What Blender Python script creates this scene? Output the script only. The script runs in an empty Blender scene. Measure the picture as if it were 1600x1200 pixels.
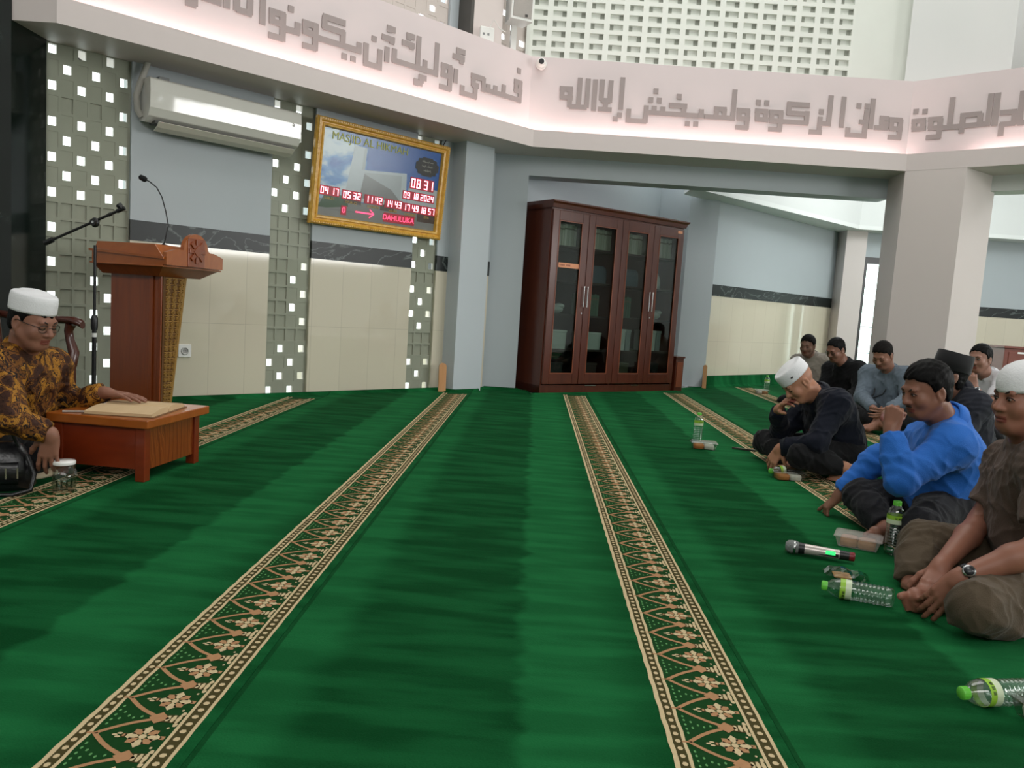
import bpy, math, random
import numpy as np
from mathutils import Vector, Matrix

random.seed(7)
SC = bpy.context.scene
COL = SC.collection
PI = math.pi

# ------------------------------------------------------------------ camera
FOC, PITCH, ROLL, CAM_H = 1200.0, .1012, .0654, .893
_c, _s, _cp, _sp = math.cos(ROLL), math.sin(ROLL), math.cos(PITCH), math.sin(PITCH)
cam_data = bpy.data.cameras.new('camera')
cam_data.sensor_width = 36.0
cam_data.lens = FOC * 36.0 / 1600.0
cam_data.clip_start = .05
cam = bpy.data.objects.new('camera', cam_data)
COL.objects.link(cam)
_X, _U, _Fw = Vector((1, 0, 0)), Vector((0, _sp, _cp)), Vector((0, _cp, -_sp))
_r = _c * _X + _s * _U
_u = -_s * _X + _c * _U
_m = Matrix((_r, _u, -_Fw)).transposed().to_4x4()
_m.translation = Vector((0, 0, CAM_H))
cam.matrix_world = _m
SC.camera = cam

# ------------------------------------------------------------------ world, view, large lights
SC.view_settings.view_transform = 'Standard'
SC.view_settings.look = 'None'
SC.view_settings.gamma = 1.0
SC.view_settings.exposure = 0.0
SC.view_settings.use_curve_mapping = False
world = bpy.data.worlds.new('overcast_sky')
SC.world = world
world.use_nodes = True
_bg = world.node_tree.nodes['Background']
_bg.inputs[0].default_value = (.93, .97, 1.0, 1)
_bg.inputs[1].default_value = 5.0

def area_light(name, loc, target, sx, sy, power, color=(1, 1, 1), spread=PI):
    d = bpy.data.lights.new(name, 'AREA')
    d.shape = 'RECTANGLE'
    d.size, d.size_y, d.energy, d.color = sx, sy, power, color
    d.spread = spread
    o = bpy.data.objects.new(name, d)
    COL.objects.link(o)
    o.location = loc
    o.rotation_euler = (Vector(target) - Vector(loc)).to_track_quat('-Z', 'Y').to_euler()
    return o

area_light('dome_skylight', (1.2, 5.4, 6.9), (1.2, 5.4, 0), 5.0, 4.0, 175, (1.0, .985, .96))
area_light('rear_fill_light', (1.0, -3.6, 4.6), (0.6, 6.5, 2.0), 8.0, 2.2, 225, (1.0, .98, .96))  # added lamp behind the camera that brightens the facing walls
area_light('right_window_light', (9.6, 2.6, 2.5), (0.0, 5.4, 1.6), 5.0, 1.7, 300, (1.0, .99, .975))
area_light('side_roof_light', (5.6, 9.6, 3.6), (5.6, 9.8, 0), 2.2, 1.6, 60, (.95, 1.0, 1.0))
area_light('aisle_roof_light', (8.0, 8.2, 3.6), (8.0, 8.4, 0), 1.6, 2.4, 45, (.97, 1.0, 1.0))

# ------------------------------------------------------------------ picture-to-place helpers (points of real planes)
def ray(px, py):
    u, v = px - 800.0, 600.0 - py
    x = u * _c - v * _s
    y = u * _s + v * _c
    return Vector((x, FOC * _cp + y * _sp, -FOC * _sp + y * _cp))
def PZ(px, py, z=0.0):
    d = ray(px, py)
    return d * ((z - CAM_H) / d.z) + Vector((0, 0, CAM_H))
def PY(px, py, Y):
    d = ray(px, py)
    return d * (Y / d.y) + Vector((0, 0, CAM_H))
class Plane:
    """vertical plane: origin (x, y), direction in degrees; n points to the room"""
    def __init__(self, x, y, deg):
        self.o = Vector((x, y, 0)); t = math.radians(deg)
        self.deg = deg
        self.a = Vector((math.cos(t), math.sin(t), 0))
        self.n = Vector((math.sin(t), -math.cos(t), 0))
    def at(self, s, z, d=0.0):
        return self.o + self.a * s + self.n * d + Vector((0, 0, z))
    def hit(self, px, py, d=0.0):
        r = ray(px, py); o = self.o + self.n * d
        k = self.n.dot(o) / self.n.dot(Vector((r.x, r.y, 0)))
        q = r * k
        return ((q - o).dot(self.a), q.z + CAM_H)
    def mat(self, s, z, d=0.0):
        m = Matrix((self.a, -self.n, Vector((0, 0, 1)))).transposed().to_4x4()   # local x along, y into wall, z up
        m.translation = self.at(s, z, d)
        return m

# ------------------------------------------------------------------ materials
def lin(c):
    return tuple(((v / 255) / 12.92 if v / 255 <= .04045 else ((v / 255 + .055) / 1.055) ** 2.4) for v in c)
MATS = {}
def nodes(name):
    m = bpy.data.materials.new(name); m.use_nodes = True
    nt = m.node_tree
    return m, nt, nt.nodes['Principled BSDF']
def mat(name, rgb, rough=.6, metal=0.0, var=.06, scale=12, bump=0.0, emit=0.0, spec=.5, coat=0.0, stretch=None, sheen=0.0, bscale=None):
    if name in MATS: return MATS[name]
    m, nt, b = nodes(name)
    L = nt.links.new
    col = lin(rgb)
    tc = nt.nodes.new('ShaderNodeTexCoord')
    src = tc.outputs['Object']
    if stretch:
        mp = nt.nodes.new('ShaderNodeMapping'); mp.inputs['Scale'].default_value = stretch
        L(src, mp.inputs[0]); src = mp.outputs[0]
    nz = nt.nodes.new('ShaderNodeTexNoise'); nz.inputs['Scale'].default_value = scale; nz.inputs['Detail'].default_value = 4
    L(src, nz.inputs['Vector'])
    mx = nt.nodes.new('ShaderNodeMix'); mx.data_type = 'RGBA'
    mx.inputs[6].default_value = tuple(v * (1 - var) for v in col) + (1,)
    mx.inputs[7].default_value = tuple(min(1, v * (1 + var)) for v in col) + (1,)
    L(nz.outputs['Fac'], mx.inputs[0]); L(mx.outputs[2], b.inputs['Base Color'])
    b.inputs['Roughness'].default_value = rough
    b.inputs['Metallic'].default_value = metal
    b.inputs['Specular IOR Level'].default_value = spec
    if coat: b.inputs['Coat Weight'].default_value = coat
    if sheen:
        b.inputs['Sheen Weight'].default_value = sheen
        b.inputs['Sheen Roughness'].default_value = .4
    if bump:
        n2 = nt.nodes.new('ShaderNodeTexNoise'); n2.inputs['Scale'].default_value = bscale or scale * 6
        n2.inputs['Detail'].default_value = 3
        L(src, n2.inputs['Vector'])
        bp = nt.nodes.new('ShaderNodeBump'); bp.inputs['Strength'].default_value = bump; bp.inputs['Distance'].default_value = .01
        L(n2.outputs['Fac'], bp.inputs['Height']); L(bp.outputs[0], b.inputs['Normal'])
    if emit:
        b.inputs['Emission Color'].default_value = col + (1,)
        b.inputs['Emission Strength'].default_value = emit
    MATS[name] = m
    return m
def ramp_mat(name, stops, scale=3, rough=.4, stretch=(1, 1, 1), detail=6, distortion=0.0, kind='noise', coat=0.0, bump=0.0, spec=.5, bands=20):
    """colour ramp over a noise or wave texture: wood, marble, batik"""
    if name in MATS: return MATS[name]
    m, nt, b = nodes(name); L = nt.links.new
    tc = nt.nodes.new('ShaderNodeTexCoord'); mp = nt.nodes.new('ShaderNodeMapping')
    mp.inputs['Scale'].default_value = stretch
    L(tc.outputs['Object'], mp.inputs[0])
    if kind == 'wave':
        t = nt.nodes.new('ShaderNodeTexWave'); t.wave_type = 'RINGS'; t.inputs['Scale'].default_value = scale
        t.inputs['Distortion'].default_value = distortion; t.inputs['Detail'].default_value = detail; t.inputs['Detail Scale'].default_value = 1.4
    elif kind == 'voronoi':
        t = nt.nodes.new('ShaderNodeTexVoronoi'); t.inputs['Scale'].default_value = scale
    else:
        t = nt.nodes.new('ShaderNodeTexNoise'); t.inputs['Scale'].default_value = scale
        t.inputs['Detail'].default_value = detail; t.inputs['Distortion'].default_value = distortion
    L(mp.outputs[0], t.inputs['Vector'])
    r = nt.nodes.new('ShaderNodeValToRGB')
    e = r.color_ramp.elements
    while len(e) > 1: e.remove(e[0])
    e[0].position = stops[0][0]; e[0].color = lin(stops[0][1]) + (1,)
    for p, c in stops[1:]:
        q = e.new(p); q.color = lin(c) + (1,)
    L(t.outputs[1 if kind == 'wave' else 0], r.inputs[0]); L(r.outputs[0], b.inputs['Base Color'])
    b.inputs['Roughness'].default_value = rough
    b.inputs['Specular IOR Level'].default_value = spec
    if coat: b.inputs['Coat Weight'].default_value = coat; b.inputs['Coat Roughness'].default_value = .15
    if bump:
        bp = nt.nodes.new('ShaderNodeBump'); bp.inputs['Strength'].default_value = bump; bp.inputs['Distance'].default_value = .01
        L(t.outputs[0], bp.inputs['Height']); L(bp.outputs[0], b.inputs['Normal'])
    MATS[name] = m
    return m
def glass_mat(name, tint=(235, 245, 240), ior=1.45, gloss=1.0, rough=.02):
    """thin clear sheet: see-through with a Fresnel mirror on top"""
    if name in MATS: return MATS[name]
    m, nt, b = nodes(name); L = nt.links.new
    nt.nodes.remove(b)
    out = nt.nodes['Material Output']
    tr = nt.nodes.new('ShaderNodeBsdfTransparent'); tr.inputs[0].default_value = lin(tint) + (1,)
    gl = nt.nodes.new('ShaderNodeBsdfGlossy'); gl.inputs['Roughness'].default_value = rough
    gl.inputs[0].default_value = (gloss, gloss, gloss, 1)
    lw = nt.nodes.new('ShaderNodeLayerWeight'); lw.inputs[0].default_value = .5
    pw = nt.nodes.new('ShaderNodeMath'); pw.operation = 'POWER'; pw.inputs[1].default_value = 4.5
    sc = nt.nodes.new('ShaderNodeMath'); sc.operation = 'MULTIPLY_ADD'
    r0 = ((ior - 1) / (ior + 1)) ** 2
    sc.inputs[1].default_value = .75; sc.inputs[2].default_value = r0
    mx = nt.nodes.new('ShaderNodeMixShader')
    L(lw.outputs['Facing'], pw.inputs[0]); L(pw.outputs[0], sc.inputs[0])
    L(sc.outputs[0], mx.inputs[0]); L(tr.outputs[0], mx.inputs[1]); L(gl.outputs[0], mx.inputs[2]); L(mx.outputs[0], out.inputs[0])
    MATS[name] = m
    return m

# ------------------------------------------------------------------ mesh building
class MB:
    def __init__(self): self.v = []; self.f = []; self.mi = []; self.sm = []
    def add(self, vs, fs, m=0, M=None, smooth=False):
        b = len(self.v)
        self.v += [tuple(M @ Vector(p)) if M is not None else tuple(p) for p in vs]
        for f in fs:
            self.f.append(tuple(b + i for i in f)); self.mi.append(m); self.sm.append(smooth)
        return self
    def box(self, c, size, m=0, M=None, rot=None):
        x, y, z = size[0] / 2, size[1] / 2, size[2] / 2
        T = Matrix.Translation(c)
        if rot is not None: T = T @ rot
        if M is not None: T = M @ T
        vs = [(i, j, k) for i in (-x, x) for j in (-y, y) for k in (-z, z)]
        return self.add(vs, [(0, 1, 3, 2), (4, 6, 7, 5), (0, 4, 5, 1), (2, 3, 7, 6), (0, 2, 6, 4), (1, 5, 7, 3)], m, T)
    def bb(self, lo, hi, m=0, M=None):
        return self.box([(a + b) / 2 for a, b in zip(lo, hi)], [b - a for a, b in zip(lo, hi)], m, M)
    def prism(self, poly, z0, z1, m=0, M=None):
        n = len(poly)
        vs = [(p[0], p[1], z0) for p in poly] + [(p[0], p[1], z1) for p in poly]
        fs = [tuple(range(n))[::-1], tuple(range(n, 2 * n))] + [(i, (i + 1) % n, n + (i + 1) % n, n + i) for i in range(n)]
        return self.add(vs, fs, m, M)
    def loft(self, rings, m=0, M=None, cap=True, smooth=True, closed=True):
        n = len(rings[0]); vs = [p for r in rings for p in r]; fs = []
        for k in range(len(rings) - 1):
            for i in range(n if closed else n - 1):
                j = (i + 1) % n
                fs.append((k * n + i, k * n + j, (k + 1) * n + j, (k + 1) * n + i))
        self.add(vs, fs, m, M, smooth)
        if cap:
            self.add(rings[0], [tuple(range(n))[::-1]], m, M); self.add(rings[-1], [tuple(range(n))], m, M)
        return self
    def lathe(self, prof, m=0, M=None, n=24, sx=1.0, sy=1.0, smooth=True, cap=True):
        rings = [[(r * sx * math.cos(2 * PI * i / n), r * sy * math.sin(2 * PI * i / n), z) for i in range(n)] for r, z in prof]
        return self.loft(rings, m, M, cap, smooth)
    def tube(self, pts, rad, m=0, M=None, n=10, cap=True):
        pts = [Vector(p) for p in pts]
        rads = rad if isinstance(rad, (list, tuple)) else [rad] * len(pts)
        rings = []; up = None
        for i, p in enumerate(pts):
            t = (pts[min(i + 1, len(pts) - 1)] - pts[max(i - 1, 0)]).normalized()
            if up is None: up = t.orthogonal().normalized()
            up = (up - t * up.dot(t)).normalized(); w = t.cross(up)
            rings.append([tuple(p + (up * math.cos(2 * PI * k / n) + w * math.sin(2 * PI * k / n)) * rads[i]) for k in range(n)])
        return self.loft(rings, m, M, cap, True)
    def sphere(self, c, r, m=0, M=None, nu=16, nv=10):
        r = r if isinstance(r, (tuple, list)) else (r, r, r)
        prof = []
        for k in range(nv + 1):
            a = -PI / 2 + PI * k / nv
            prof.append((max(math.cos(a), 1e-3), math.sin(a)))
        rings = [[(c[0] + r[0] * q * math.cos(2 * PI * i / nu), c[1] + r[1] * q * math.sin(2 * PI * i / nu), c[2] + r[2] * z) for i in range(nu)] for q, z in prof]
        return self.loft(rings, m, M, True, True)
    def build(self, name, mats, parent=None, bevel=0.0, origin=None, kind=None):
        me = bpy.data.meshes.new(name)
        vs = self.v
        if origin is not None:
            vs = [(p[0] - origin[0], p[1] - origin[1], p[2] - origin[2]) for p in vs]
        me.from_pydata(vs, [], self.f)
        mats = mats if isinstance(mats, (list, tuple)) else [mats]
        for k in mats: me.materials.append(k)
        me.polygons.foreach_set('material_index', self.mi)
        me.polygons.foreach_set('use_smooth', self.sm)
        me.update()
        o = bpy.data.objects.new(name, me)
        COL.objects.link(o)
        if origin is not None: o.location = origin
        if parent is not None: o.parent = parent
        if bevel:
            bv = o.modifiers.new('soft_edges', 'BEVEL'); bv.width = bevel; bv.segments = 2; bv.limit_method = 'ANGLE'
        if kind: o['kind'] = kind
        return o
def tag(o, label, cat, group=None):
    o['label'] = label; o['category'] = cat
    if group: o['group'] = group
    return o
def thing(name, label, cat, loc=(0, 0, 0), rz=0.0, group=None):
    o = bpy.data.objects.new(name, None); COL.objects.link(o)
    o.location = loc; o.rotation_euler = (0, 0, rz); o.empty_display_size = .1
    return tag(o, label, cat, group)
def copy_tree(o, parent=None):
    c = o.copy(); COL.objects.link(c)
    if parent is not None: c.parent = parent
    for ch in list(o.children): copy_tree(ch, c)
    return c
def text_mesh(body, size, depth=.002, align='CENTER'):
    """letters as a mesh: local x along the line, y up, z out"""
    cu = bpy.data.curves.new('lettering', 'FONT'); cu.body = body; cu.size = size; cu.extrude = depth
    cu.align_x = align; cu.align_y = 'CENTER'
    o = bpy.data.objects.new('lettering', cu); COL.objects.link(o)
    dg = bpy.context.evaluated_depsgraph_get()
    me = bpy.data.meshes.new_from_object(o.evaluated_get(dg))
    bpy.data.objects.remove(o); bpy.data.curves.remove(cu)
    v = [tuple(p.co) for p in me.vertices]; f = [tuple(p.vertices) for p in me.polygons]
    bpy.data.meshes.remove(me)
    return v, f
# ================================================================== setting
WALLGREY = mat('painted_wall_grey_blue', (176, 184, 188), .55, var=.03, scale=2)
WALLWHITE = mat('painted_wall_white', (222, 224, 222), .6, var=.02, scale=2)
BANDWHITE = mat('painted_band', (218, 205, 205), .55, var=.015, scale=2)
COLUMN = mat('painted_column', (210, 200, 196), .55, var=.02, scale=2)
COLBLUE = mat('painted_pilaster', (190, 198, 203), .55, var=.02, scale=2)
CEILW = mat('ceiling_paint', (232, 234, 232), .7, var=.01)
BREEZE = mat('breeze_block_paint', (224, 228, 220), .65, var=.03, scale=5)
BREEZEG = mat('breeze_block_grey', (196, 187, 180), .6, var=.05, scale=6)
BREEZED = mat('breeze_block_hole_shade', (148, 152, 142), .8)  # shade of the deep hole ends, painted on solid slabs
GLASS = glass_mat('clear_glass')
PANE = glass_mat('strip_glass', (240, 244, 240), 1.15, .3, .05)
MARBLE = ramp_mat('black_marble', [(0, (14, 20, 20)), (.485, (20, 28, 28)), (.5, (96, 104, 102)), (.512, (20, 27, 27)), (1, (30, 40, 40))], 1.6, .38, (1, 1, 1.6), 8, 1.2)
GRANITE = ramp_mat('black_granite', [(0, (10, 16, 14)), (.6, (18, 26, 23)), (.75, (34, 44, 40)), (1, (46, 58, 54))], 5, .1, (1, 1, 1), 8, .4)
def tile_mat():
    m, nt, b = nodes('cream_wall_tile'); L = nt.links.new
    tc = nt.nodes.new('ShaderNodeTexCoord'); sp = nt.nodes.new('ShaderNodeSeparateXYZ'); cb = nt.nodes.new('ShaderNodeCombineXYZ')
    L(tc.outputs['Object'], sp.inputs[0]); L(sp.outputs[0], cb.inputs[0]); L(sp.outputs[2], cb.inputs[1])
    br = nt.nodes.new('ShaderNodeTexBrick'); br.offset = 0.0
    br.inputs['Color1'].default_value = lin((214, 206, 186)) + (1,); br.inputs['Color2'].default_value = lin((209, 201, 181)) + (1,)
    br.inputs['Mortar'].default_value = lin((184, 176, 158)) + (1,)
    br.inputs['Scale'].default_value = 1.0; br.inputs['Mortar Size'].default_value = .0016
    br.inputs['Brick Width'].default_value = .3; br.inputs['Row Height'].default_value = .6
    L(cb.outputs[0], br.inputs['Vector']); L(br.outputs[0], b.inputs['Base Color'])
    b.inputs['Roughness'].default_value = .06; b.inputs['Specular IOR Level'].default_value = .9
    return m
TILE = tile_mat()

W1 = Plane(-2.855, 5.67, 44.5)
W2 = Plane(2.47, 10.03, 43.5)

def wall_piece(name, pl, s0, s1, z0, z1, m, d0=-.18, d1=0.0):
    b = MB(); b.bb((s0, -d1, z0), (s1, -d0, z1))
    o = b.build(name, m, kind='structure'); o.matrix_world = pl.mat(0, 0); return o

# floor slab under the carpets
MB().bb((-7, -4.5, -.2), (13, 15, -.012)).build('floor', mat('floor_tile', (150, 152, 146), .35), kind='structure')

# qibla wall on the diagonal: tile dado, marble band, painted top, between strips of breeze blocks
S = dict(strip1=(-.541, 0.0), strip2=(1.087, 1.474), strip3=(2.546, 2.85))
for i, (a, b_) in enumerate([(0.0, 1.087), (1.474, 2.546), (2.85, 3.57)]):
    wall_piece('wall_qibla_dado', W1, a, b_, -.012, 1.19, TILE)
    wall_piece('trim_%d' % (i + 1), W1, a, b_, 1.19, 1.338, MARBLE, -.18, .004)
    wall_piece('wall_qibla', W1, a, b_, 1.338, 2.47, WALLGREY)
wall_piece('wall_qibla_upper', W1, -.541, 1.85, 2.47, 7.0, WALLGREY)
wall_piece('wall_qibla_upper', W1, 2.85, 3.5, 2.47, 7.0, WALLGREY)
wall_piece('wall_qibla_upper', W1, 1.85, 2.85, 4.4, 7.0, WALLGREY)
wall_piece('wall_qibla_upper', W1, 3.5, 4.2, 4.4, 7.0, WALLGREY)
wall_piece('wall_qibla_upper', W1, 1.85, 2.85, 2.47, 3.1, WALLGREY)
wall_piece('wall_qibla_upper', W1, 3.5, 4.2, 2.47, 3.1, WALLGREY)

def breeze_strip(name, s0, s1, z0, z1, nc, open_fn, glass=True):
    """grey breeze-block strip: square through-holes to the daylight and shallow closed recesses"""
    cw = (s1 - s0) / nc; nr = max(1, round((z1 - z0) / .118)); ch = (z1 - z0) / nr
    b = MB()
    for i in range(nc):
        for j in range(nr):
            x0, x1 = s0 + i * cw, s0 + (i + 1) * cw
            y0, y1 = z0 + j * ch, z0 + (j + 1) * ch
            k = open_fn(i, j, (y0 + y1) / 2)
            if k == 1: mx, my, dp = cw * .22, ch * .24, .022
            else: mx, my, dp = cw * .1, ch * .08, .012 if k == 0 else .003
            o = [(x0, 0, y0), (x1, 0, y0), (x1, 0, y1), (x0, 0, y1)]
            q = [(x0 + mx, 0, y0 + my), (x1 - mx, 0, y0 + my), (x1 - mx, 0, y1 - my), (x0 + mx, 0, y1 - my)]
            r = [(p[0], dp, p[2]) for p in q]
            fs = [(n, (n + 1) % 4, 4 + (n + 1) % 4, 4 + n) for n in range(4)] + [(4 + n, 4 + (n + 1) % 4, 8 + (n + 1) % 4, 8 + n) for n in range(4)]
            if k != 1: fs.append((8, 9, 10, 11))
            b.add(o + q + r, fs)
    o = b.build(name, BREEZEG, kind='structure'); o.matrix_world = W1.mat(0, 0, -.03)
    if glass:
        g = MB().bb((s0 + .004, -.018, z0), (s1 - .004, -.012, z1)).build('window_pane', PANE, o, kind='structure')
    return o
def op1(i, j, z):
    if (i + j) % 2: return 2 if z > 1.4 or z < .6 else 0
    if z > 1.42 and not (1.95 < z < 2.08 and 1 <= i <= 3): return 1
    if 1.95 < z < 2.08: return 0
    if z > .62: return 1 if i == 0 or (z < 1.05 and i >= 3) else 0
    return 1 if i >= 3 else 0
def op2(i, j, z):
    if 1.15 < z < 1.5 or .42 < z < .6: return 0
    if .6 <= z <= 1.15: return 1 if (i + j) % 2 == 0 and i >= 2 else (0 if i < 2 else 2)
    return 1 if (i + j) % 2 == 0 else 2
def op3(i, j, z):
    if 1.02 < z < 1.2 or .36 < z < .52: return 0
    return 1 if (i + j) % 2 == 0 else 2
def opu(i, j, z): return 1 if (i + j) % 2 == 0 and (i * 7 + j * 3) % 5 else 2
breeze_strip('wall_breeze_strip', *S['strip1'], -.012, 2.47, 6, op1)
breeze_strip('wall_breeze_strip', *S['strip2'], -.012, 2.47, 4, op2)
breeze_strip('wall_breeze_strip', *S['strip3'], -.012, 2.47, 3, op3)
breeze_strip('wall_breeze_strip', 1.85, 2.85, 3.1, 4.4, 8, opu, False)
breeze_strip('wall_breeze_strip', 3.5, 4.2, 3.1, 4.4, 5, opu, False)

# pilaster on the qibla wall and the plain pier beside the cabinet alcove
wall_piece('column_pilaster', W1, 2.99, 3.36, -.012, 2.6, COLBLUE, -.02, .19)
wall_piece('column_pilaster', W1, 2.99, 3.36, 2.6, 7.0, COLUMN, -.02, .19)
wall_piece('trim_8', W1, 2.955, 2.99, 3.0, 7.0, mat('dark_pilaster_side', (74, 72, 68), .6), 0, .185)  # dark panel added over the pilaster's left side
MB().prism([(-.335, 8.16), (.035, 8.16), (-.10, 8.42), (-.2, 8.5)], -.012, 2.5).build('column_pier', WALLGREY, kind='structure')
# lintel over the wide opening
MB().prism([(-.335, 8.162), (3.78, 8.162), (3.78, 8.42), (-.2, 8.42)], 2.25, 2.5).build('beam_lintel', WALLGREY, kind='structure')
# alcove back wall (the qibla wall's plane carried on) and the column at its end
wall_piece('wall_alcove', W1, 3.75, 6.75, -.012, 3.0, WALLGREY, -.15, 0)
c0 = W1.at(6.50, 0, -.02); c1 = W1.at(6.54, 0, .43); c2 = W2.at(.012, 0, .035); c3 = W2.at(.012, 0, -.2); c4 = W1.at(6.98, 0, -.05)
MB().prism([tuple(p)[:2] for p in (c0, c1, c2, c3, c4)], .002, 3.0).build('column_alcove', COLBLUE, kind='structure')
# side wall beyond the column: dado, marble band, paint
wall_piece('wall_side_dado', W2, -.03, 3.62, -.012, 1.195, TILE)
wall_piece('trim_4', W2, -.03, 3.62, 1.195, 1.342, MARBLE, -.18, .004)
wall_piece('wall_side', W2, -.03, 3.62, 1.342, 2.46, WALLGREY)
# pier, and the back wall with the glazed door
MB().bb((5.05, 12.15, .002), (5.37, 12.95, 2.46)).build('column_corner', COLUMN, kind='structure')
BK = Plane(5.37, 12.3, 0)
wall_piece('wall_back_dado', BK, 1.75, 6.8, -.012, 1.21, TILE)
wall_piece('trim_5', BK, 1.75, 6.8, 1.21, 1.36, MARBLE, -.18, .004)
wall_piece('wall_back', BK, 1.75, 6.8, 1.36, 2.56, WALLGREY)
wall_piece('wall_back', BK, -.05, 1.75, 2.02, 2.56, WALLGREY)
wall_piece('beam_back', BK, -.05, 6.8, 2.56, 2.74, WALLWHITE, -.18, .12)
wall_piece('wall_back', BK, -.3, 6.8, 2.74, 5.0, WALLWHITE)
BLKMETAL = mat('black_metal_frame', (22, 24, 25), .35)
fr = MB()
for (x0, x1) in ((0, .1), (.80, .95), (1.65, 1.75)): fr.bb((x0, -.02, -.012), (x1, .08, 2.02))
for (x0, x1) in ((.1, .80), (.95, 1.65)): fr.bb((x0, -.02, 1.92), (x1, .08, 2.02)); fr.bb((x0, -.02, -.012), (x1, .08, .07))
dr = fr.build('door_1', BLKMETAL, kind='structure'); dr.matrix_world = BK.mat(0, 0)
for (x0, x1) in ((.1, .80), (.95, 1.65)):
    MB().bb((x0, .02, .07), (x1, .028, 1.92)).build('door_pane', GLASS, dr, kind='structure')
    for k in range(3): MB().bb((x0, .05, .5 + k * .42), (x1, .06, .512 + k * .42)).build('door_rail', BLKMETAL, dr, kind='structure')
MB().bb((.02, -.05, .98), (.045, -.02, 1.12)).build('door_handle', mat('steel', (190, 192, 192), .25, 1.0), dr, kind='structure')
# soffit strip along the side wall and the roof-light well above it
e1, e2 = PZ(1150.6, 310.6, 2.4), PZ(1343, 358, 2.4)
a0 = W2.at(-.6, 0, -.1); a1 = W2.at(3.7, 0, -.1)
ed = (e2 - e1).normalized(); e0 = e1 - ed * .9; e3 = e2
MB().prism([(a0.x, a0.y), (e0.x, e0.y), (e3.x, e3.y), (9.0, e3.y), (9.0, 12.4), (a1.x, 12.4), (a1.x, a1.y)], 2.4, 2.46).build('ceiling_soffit', CEILW, kind='structure')
well = MB()
well.prism([(e0.x, e0.y), (e3.x, e3.y), (e3.x - .05, e3.y + .07), (e0.x - .07, e0.y + .07)], 2.46, 3.9)
well.prism([(e3.x, e3.y), (9.0, e3.y), (9.0, e3.y + .08), (e3.x - .05, e3.y + .08)], 2.46, 3.9)
well.build('wall_roof_light_well', WALLWHITE, kind='structure')

# ------------------------------------------------------------------ the ring: fascia, cove, calligraphy band
def unit(v): return v.normalized()
t4 = math.radians(-41)
RING = [Vector((-3.24, 4.94)), Vector((-2.96, 4.94)), Vector((.05, 7.70)), Vector((3.70, 7.70)), Vector((3.70 + 3.6 * math.cos(t4), 7.70 + 3.6 * math.sin(t4)))]
def offset(pts, d):
    """shift the ring line outwards (away from the hall)"""
    out = []
    for i, p in enumerate(pts):
        dirs = []
        if i > 0: dirs.append(unit(pts[i] - pts[i - 1]))
        if i < len(pts) - 1: dirs.append(unit(pts[i + 1] - pts[i]))
        ns = [Vector((-q.y, q.x)) for q in dirs]
        n = unit(sum(ns, Vector((0, 0))))
        out.append(p + n * (d / n.dot(ns[0])))
    return out
def ring_strip(b, profile, m=0, pts=RING):
    rows = [[(q.x, q.y, z) for q in offset(pts, d)] for d, z in profile]
    n = len(pts)
    vs = [p for r in rows for p in r]; fs = []
    for k in range(len(rows) - 1):
        for i in range(n - 1): fs.append((k * n + i, k * n + i + 1, (k + 1) * n + i + 1, (k + 1) * n + i))
    b.add(vs, fs, m)
FASC = mat('painted_fascia', (212, 201, 198), .55, var=.015)
b = MB(); ring_strip(b, [(.78, 2.45), (0, 2.45), (0, 2.612), (.045, 2.612), (.045, 2.5), (.15, 2.5)])
b.build('trim_6', FASC, kind='structure')
b = MB(); ring_strip(b, [(.15, 2.5), (.15, 3.345), (1.3, 3.345)])
b.build('wall_band', BANDWHITE, kind='structure')
# LED strip lights lying in the cove behind the lip
ledm = mat('led_strip', (255, 214, 208), .5, emit=2.0)
LEDPOWER = 2.6
segs = offset(RING, .085)
for i in range(len(segs) - 1):
    p, q = segs[i], segs[i + 1]; L_ = (q - p).length
    if L_ < .3: continue
    mid = (p + q) / 2; ang = math.atan2(q.y - p.y, q.x - p.x)
    led = MB().bb((-L_ / 2 + .03, -.008, 0), (L_ / 2 - .03, .008, .006)).build('led_strip', ledm)
    led.location = (mid.x, mid.y, 2.5); led.rotation_euler = (0, 0, ang)
    tag(led, ['', 'LED strip in the cove under the calligraphy above the lectern', 'LED strip in the cove under the calligraphy above the cabinet', 'LED strip in the cove right of the thick ring column'][i], 'light', 'cove LED strips')
    lo = area_light('cove_light', (mid.x, mid.y, 2.512), (mid.x, mid.y, 5), L_ - .06, .05, LEDPOWER * L_, (1.0, .8, .76))
    lo.rotation_euler = (PI, 0, ang)

# ring column at the right corner of the ring, with the beam behind the right fascia
A_ = RING[3]; dB = Vector((math.cos(t4), math.sin(t4))); B_ = A_ + dB * .53
C_ = B_ + Vector((math.cos(math.radians(35)), math.sin(math.radians(35)))) * .59
D_ = Vector((3.76, 8.17))
MB().prism([(A_.x, A_.y + .002), (B_.x, B_.y + .002), (C_.x, C_.y), (4.3, 8.5), (D_.x, D_.y)], .002, 2.52).build('column_ring', COLUMN, kind='structure')
nB = Vector((-dB.y, dB.x))
p0, p1 = A_ + dB * .45 + nB * .5, A_ + dB * 3.6 + nB * .5
MB().prism([tuple(p0), tuple(p1), tuple(p1 + nB * .25), tuple(p0 + nB * .25)], 2.3, 2.5).build('beam_right', WALLWHITE, kind='structure')

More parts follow.
